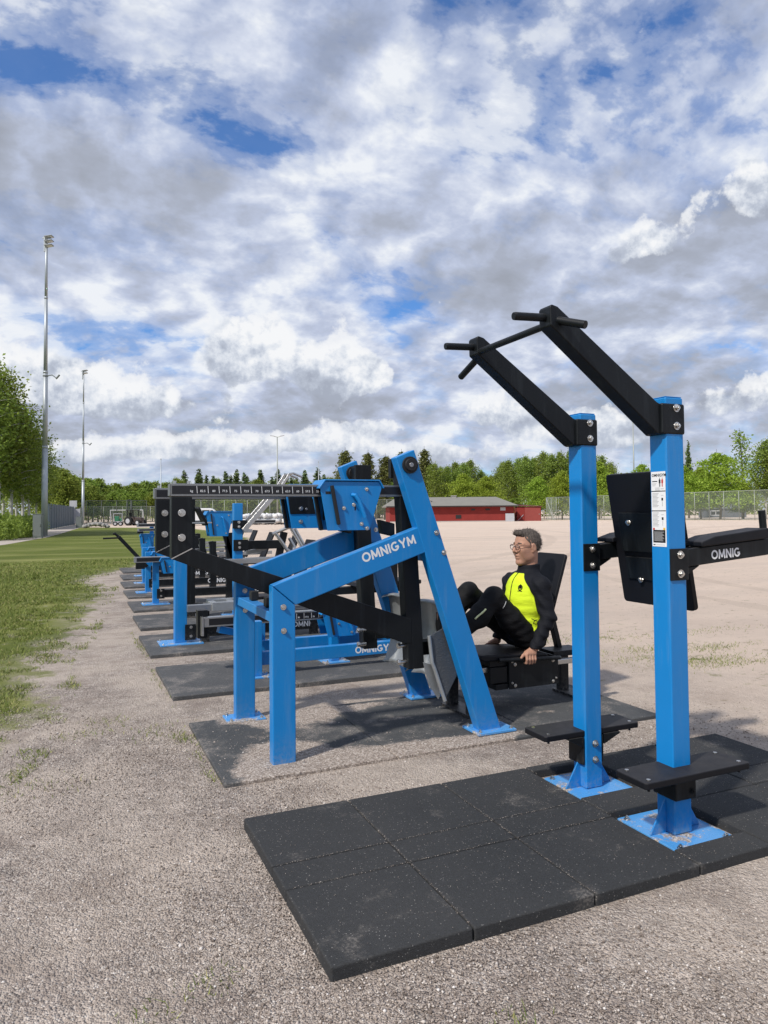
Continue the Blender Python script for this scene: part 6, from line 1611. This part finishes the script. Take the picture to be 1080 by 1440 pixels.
    for s in (-1, 1):
        mb = MB(); mb.add([hp(.116, s * .033 + .024 * math.cos(a), .008 + .0175 * math.sin(a)) for a in np.linspace(0, 2 * math.pi, 17)[:-1]], [tuple(range(16))]); part_on(mb, 'lens', gm, g)
        mb = MB(); c = hp(.0885, s * .031, .009); d = hp(.0965, s * .031, .009); mb.tube([c, d], .0055, 10); part(mb, 'iris', M['rubber'], t)
        mb = MB(); mb.tube([hp(.094, s * .012, .032), hp(.096, s * .030, .037), hp(.082, s * .052, .031)], .0038, 6); part(mb, 'eyebrow', M['hair'], t)
    return t
def part_on(mb, name, mat, parent): return mb.build(name, mat, parent, smooth=True)
M['pale'] = paint('reflective_yellow', (.75, .78, .42), .4)
man()

# ------------------------------------------------------------------ grass blades and loose grit
def blades():
    rng = np.random.default_rng(3); m, nt, ns, lk, b = new_mat('grass_blades')
    g = N(nt, 'ShaderNodeNewGeometry'); c = ramp(nt, g.outputs['Random Per Island'], [(0, (.085, .12, .018)), (.6, (.175, .225, .040)), (.9, (.29, .29, .085)), (1, (.42, .36, .17))]); lk.new(c, b.inputs['Base Color']); b.inputs['Roughness'].default_value = .6; b.inputs['Specular IOR Level'].default_value = .25
    P = []
    def patchy(x, y): return np.sin(x * 5.1 + 1.7 * np.sin(y * 2.3)) * np.cos(y * 3.7 + 1.3 * np.sin(x * 4.2)) + .7 * np.sin(x * 11.3 + y * 7.9) * np.cos(y * 9.7 - x * 6.1)
    for y0, y1, n in ((3.9, 7, 26000), (7, 11, 26000), (11, 16, 20000), (16, 24, 16000)):
        y = rng.uniform(y0, y1, n); e = np.interp(y, [q[0] for q in LAWN_EDGE], [q[1] for q in LAWN_EDGE]); x = e + .25 - rng.random(n) * (e + .25 + .085 * y + .5)
        d = e - x; keep = patchy(x, y) * .55 + d * (.75 if y1 <= 11 else .7) > rng.uniform(-.05, .85, n); P.append(np.stack([x[keep], y[keep]], 1))
    # tufts on the gravel and along the mats
    for cx, cy, rx, ry, n in ((5.35, 4.95, .34, .12, 900), (6.1, 5.4, .3, .08, 350), (5.55, 5.6, .3, .1, 350), (4.9, 5.3, .2, .06, 160), (5.7, 4.75, .5, .05, 240), (5.0, 6.4, .5, .2, 350), (4.6, 5.6, .35, .1, 200), (6.6, 6.2, .5, .1, 300), (.69, 4.72, .04, .07, 130), (.72, 4.35, .02, .12, 50), (.72, 3.98, .02, .08, 50), (.71, 6.3, .015, .4, 70), (.73, 8.1, .02, .45, 110), (.55, 4.9, .1, .12, 110), (.28, 5.3, .08, .05, 60), (.1, 5.05, .1, .06, 80),
                          (.40, 2.25, .05, .04, 60), (.22, 2.15, .05, .03, 50), (1.12, 1.72, .06, .03, 40), (2.45, 1.62, .06, .04, 50), (-.15, 4.2, .15, .1, 90)):
        P.append(np.stack([cx + rng.normal(size=n) * rx, cy + rng.normal(size=n) * ry], 1))
    P = np.concatenate(P); n = len(P); near = np.clip((P[:, 1] - 4) / 14, 0, 1)
    h = rng.uniform(.008, .028, n) * (1 + near * .7); w = .0022 + near * .006; a = rng.uniform(0, 6.28, n); ln = rng.normal(size=(n, 2)) * h[:, None] * .7
    V = np.empty((n, 4, 3)); ca, sa = np.cos(a) * w, np.sin(a) * w; base = np.stack([P[:, 0], P[:, 1], np.full(n, -.006)], 1)
    V[:, 0] = base - np.stack([ca, sa, 0 * ca], 1); V[:, 1] = base + np.stack([ca, sa, 0 * ca], 1)
    tip = base + np.stack([ln[:, 0], ln[:, 1], h], 1); V[:, 2] = tip + np.stack([ca, sa, 0 * ca], 1) * .15; V[:, 3] = tip - np.stack([ca, sa, 0 * ca], 1) * .15
    o = bpy.data.objects.new('grass', leaf_mesh('grass', V.reshape(-1, 3), m)); put(o); tag(o, kind='stuff')
blades()
def grit():
    rng = np.random.default_rng(9); m, nt, ns, lk, b = new_mat('loose_grit')
    g = N(nt, 'ShaderNodeNewGeometry'); c = ramp(nt, g.outputs['Random Per Island'], [(0, (.15, .12, .10)), (.35, (.29, .24, .205)), (.75, (.43, .37, .32)), (.95, (.58, .52, .46)), (1, (.68, .64, .60))]); lk.new(c, b.inputs['Base Color']); b.inputs['Roughness'].default_value = .9; b.inputs['Specular IOR Level'].default_value = .2
    n = 95000; dd = 1.75 + 3.6 * rng.random(n) ** 1.25; uu = rng.uniform(-.60, .60, n)
    x = GF.x * dd + GR.x * dd * uu; y = GF.y * dd + GR.y * dd * uu
    inside = ((x > .73) & (x < 3.65) & (y > 2.085) & (y < 3.268)) | ((x > .75) & (x < 3.7) & (y > 3.76) & (y < 4.97) & (rng.random(n) > np.clip(1.1 * np.exp(-((y - 3.74) / .16) ** 2) * ((x > 1.15) & (x < 2.5)) + .8 * np.exp(-((x - 1.15) / .3) ** 2 - ((y - 4.0) / .4) ** 2) + .04, 0, 1))); dens = np.sin(x * 3.1 + np.sin(y * 2.2)) * np.cos(y * 2.7) > rng.uniform(-1.6, 1, n)
    k = ~inside & dens; x, y = x[k], y[k]
    # stray stones on the near mat, and sand in its joints
    m1 = 900; xs = np.concatenate([rng.uniform(.76, 3.6, m1), *[c_ + rng.normal(size=170) * .0035 for c_ in (1.235, 1.737, 2.246)], rng.uniform(.75, 2.2, 420)]); ys = np.concatenate([rng.uniform(2.11, 3.25, m1), rng.uniform(2.1, 3.25, 510), np.where(rng.random(420) < .5, 2.584, 2.774) + rng.normal(size=420) * .0035])
    r = rng.gamma(3, .00078, len(x)) + .0010; r2 = rng.uniform(.0007, .0021, len(xs)); z = np.where((x > .75) & (x < 3.7) & (y > 3.765) & (y < 4.965), .0158, -.003); z2 = np.full(len(xs), .0405)
    C = np.concatenate([np.stack([x, y, z], 1), np.stack([xs, ys, z2], 1)]); r = np.concatenate([r, r2]); n = len(C)
    oct_ = np.array([(1, 0, 0), (-1, 0, 0), (0, 1, 0), (0, -1, 0), (0, 0, 1), (0, 0, -1)], float); tri = np.array([(0, 2, 4), (2, 1, 4), (1, 3, 4), (3, 0, 4), (2, 0, 5), (1, 2, 5), (3, 1, 5), (0, 3, 5)])
    a = rng.uniform(0, 6.28, n); ca, sa = np.cos(a), np.sin(a); sc = rng.uniform(.6, 1.3, (n, 6, 1)); V = oct_[None] * sc * r[:, None, None]; V[..., 2] *= .75
    V = np.stack([V[..., 0] * ca[:, None] - V[..., 1] * sa[:, None], V[..., 0] * sa[:, None] + V[..., 1] * ca[:, None], V[..., 2]], -1) + C[:, None, :]
    F = (tri[None] + (np.arange(n) * 6)[:, None, None]).reshape(-1, 3); me = bpy.data.meshes.new('gravel')
    me.vertices.add(n * 6); me.vertices.foreach_set('co', V.astype(np.float32).ravel()); me.loops.add(len(F) * 3); me.loops.foreach_set('vertex_index', F.astype(np.int32).ravel())
    me.polygons.add(len(F)); me.polygons.foreach_set('loop_start', np.arange(0, len(F) * 3, 3, dtype=np.int32)); me.materials.append(m); me.update(); me.validate()
    o = bpy.data.objects.new('gravel', me); put(o); tag(o, kind='stuff')
grit()
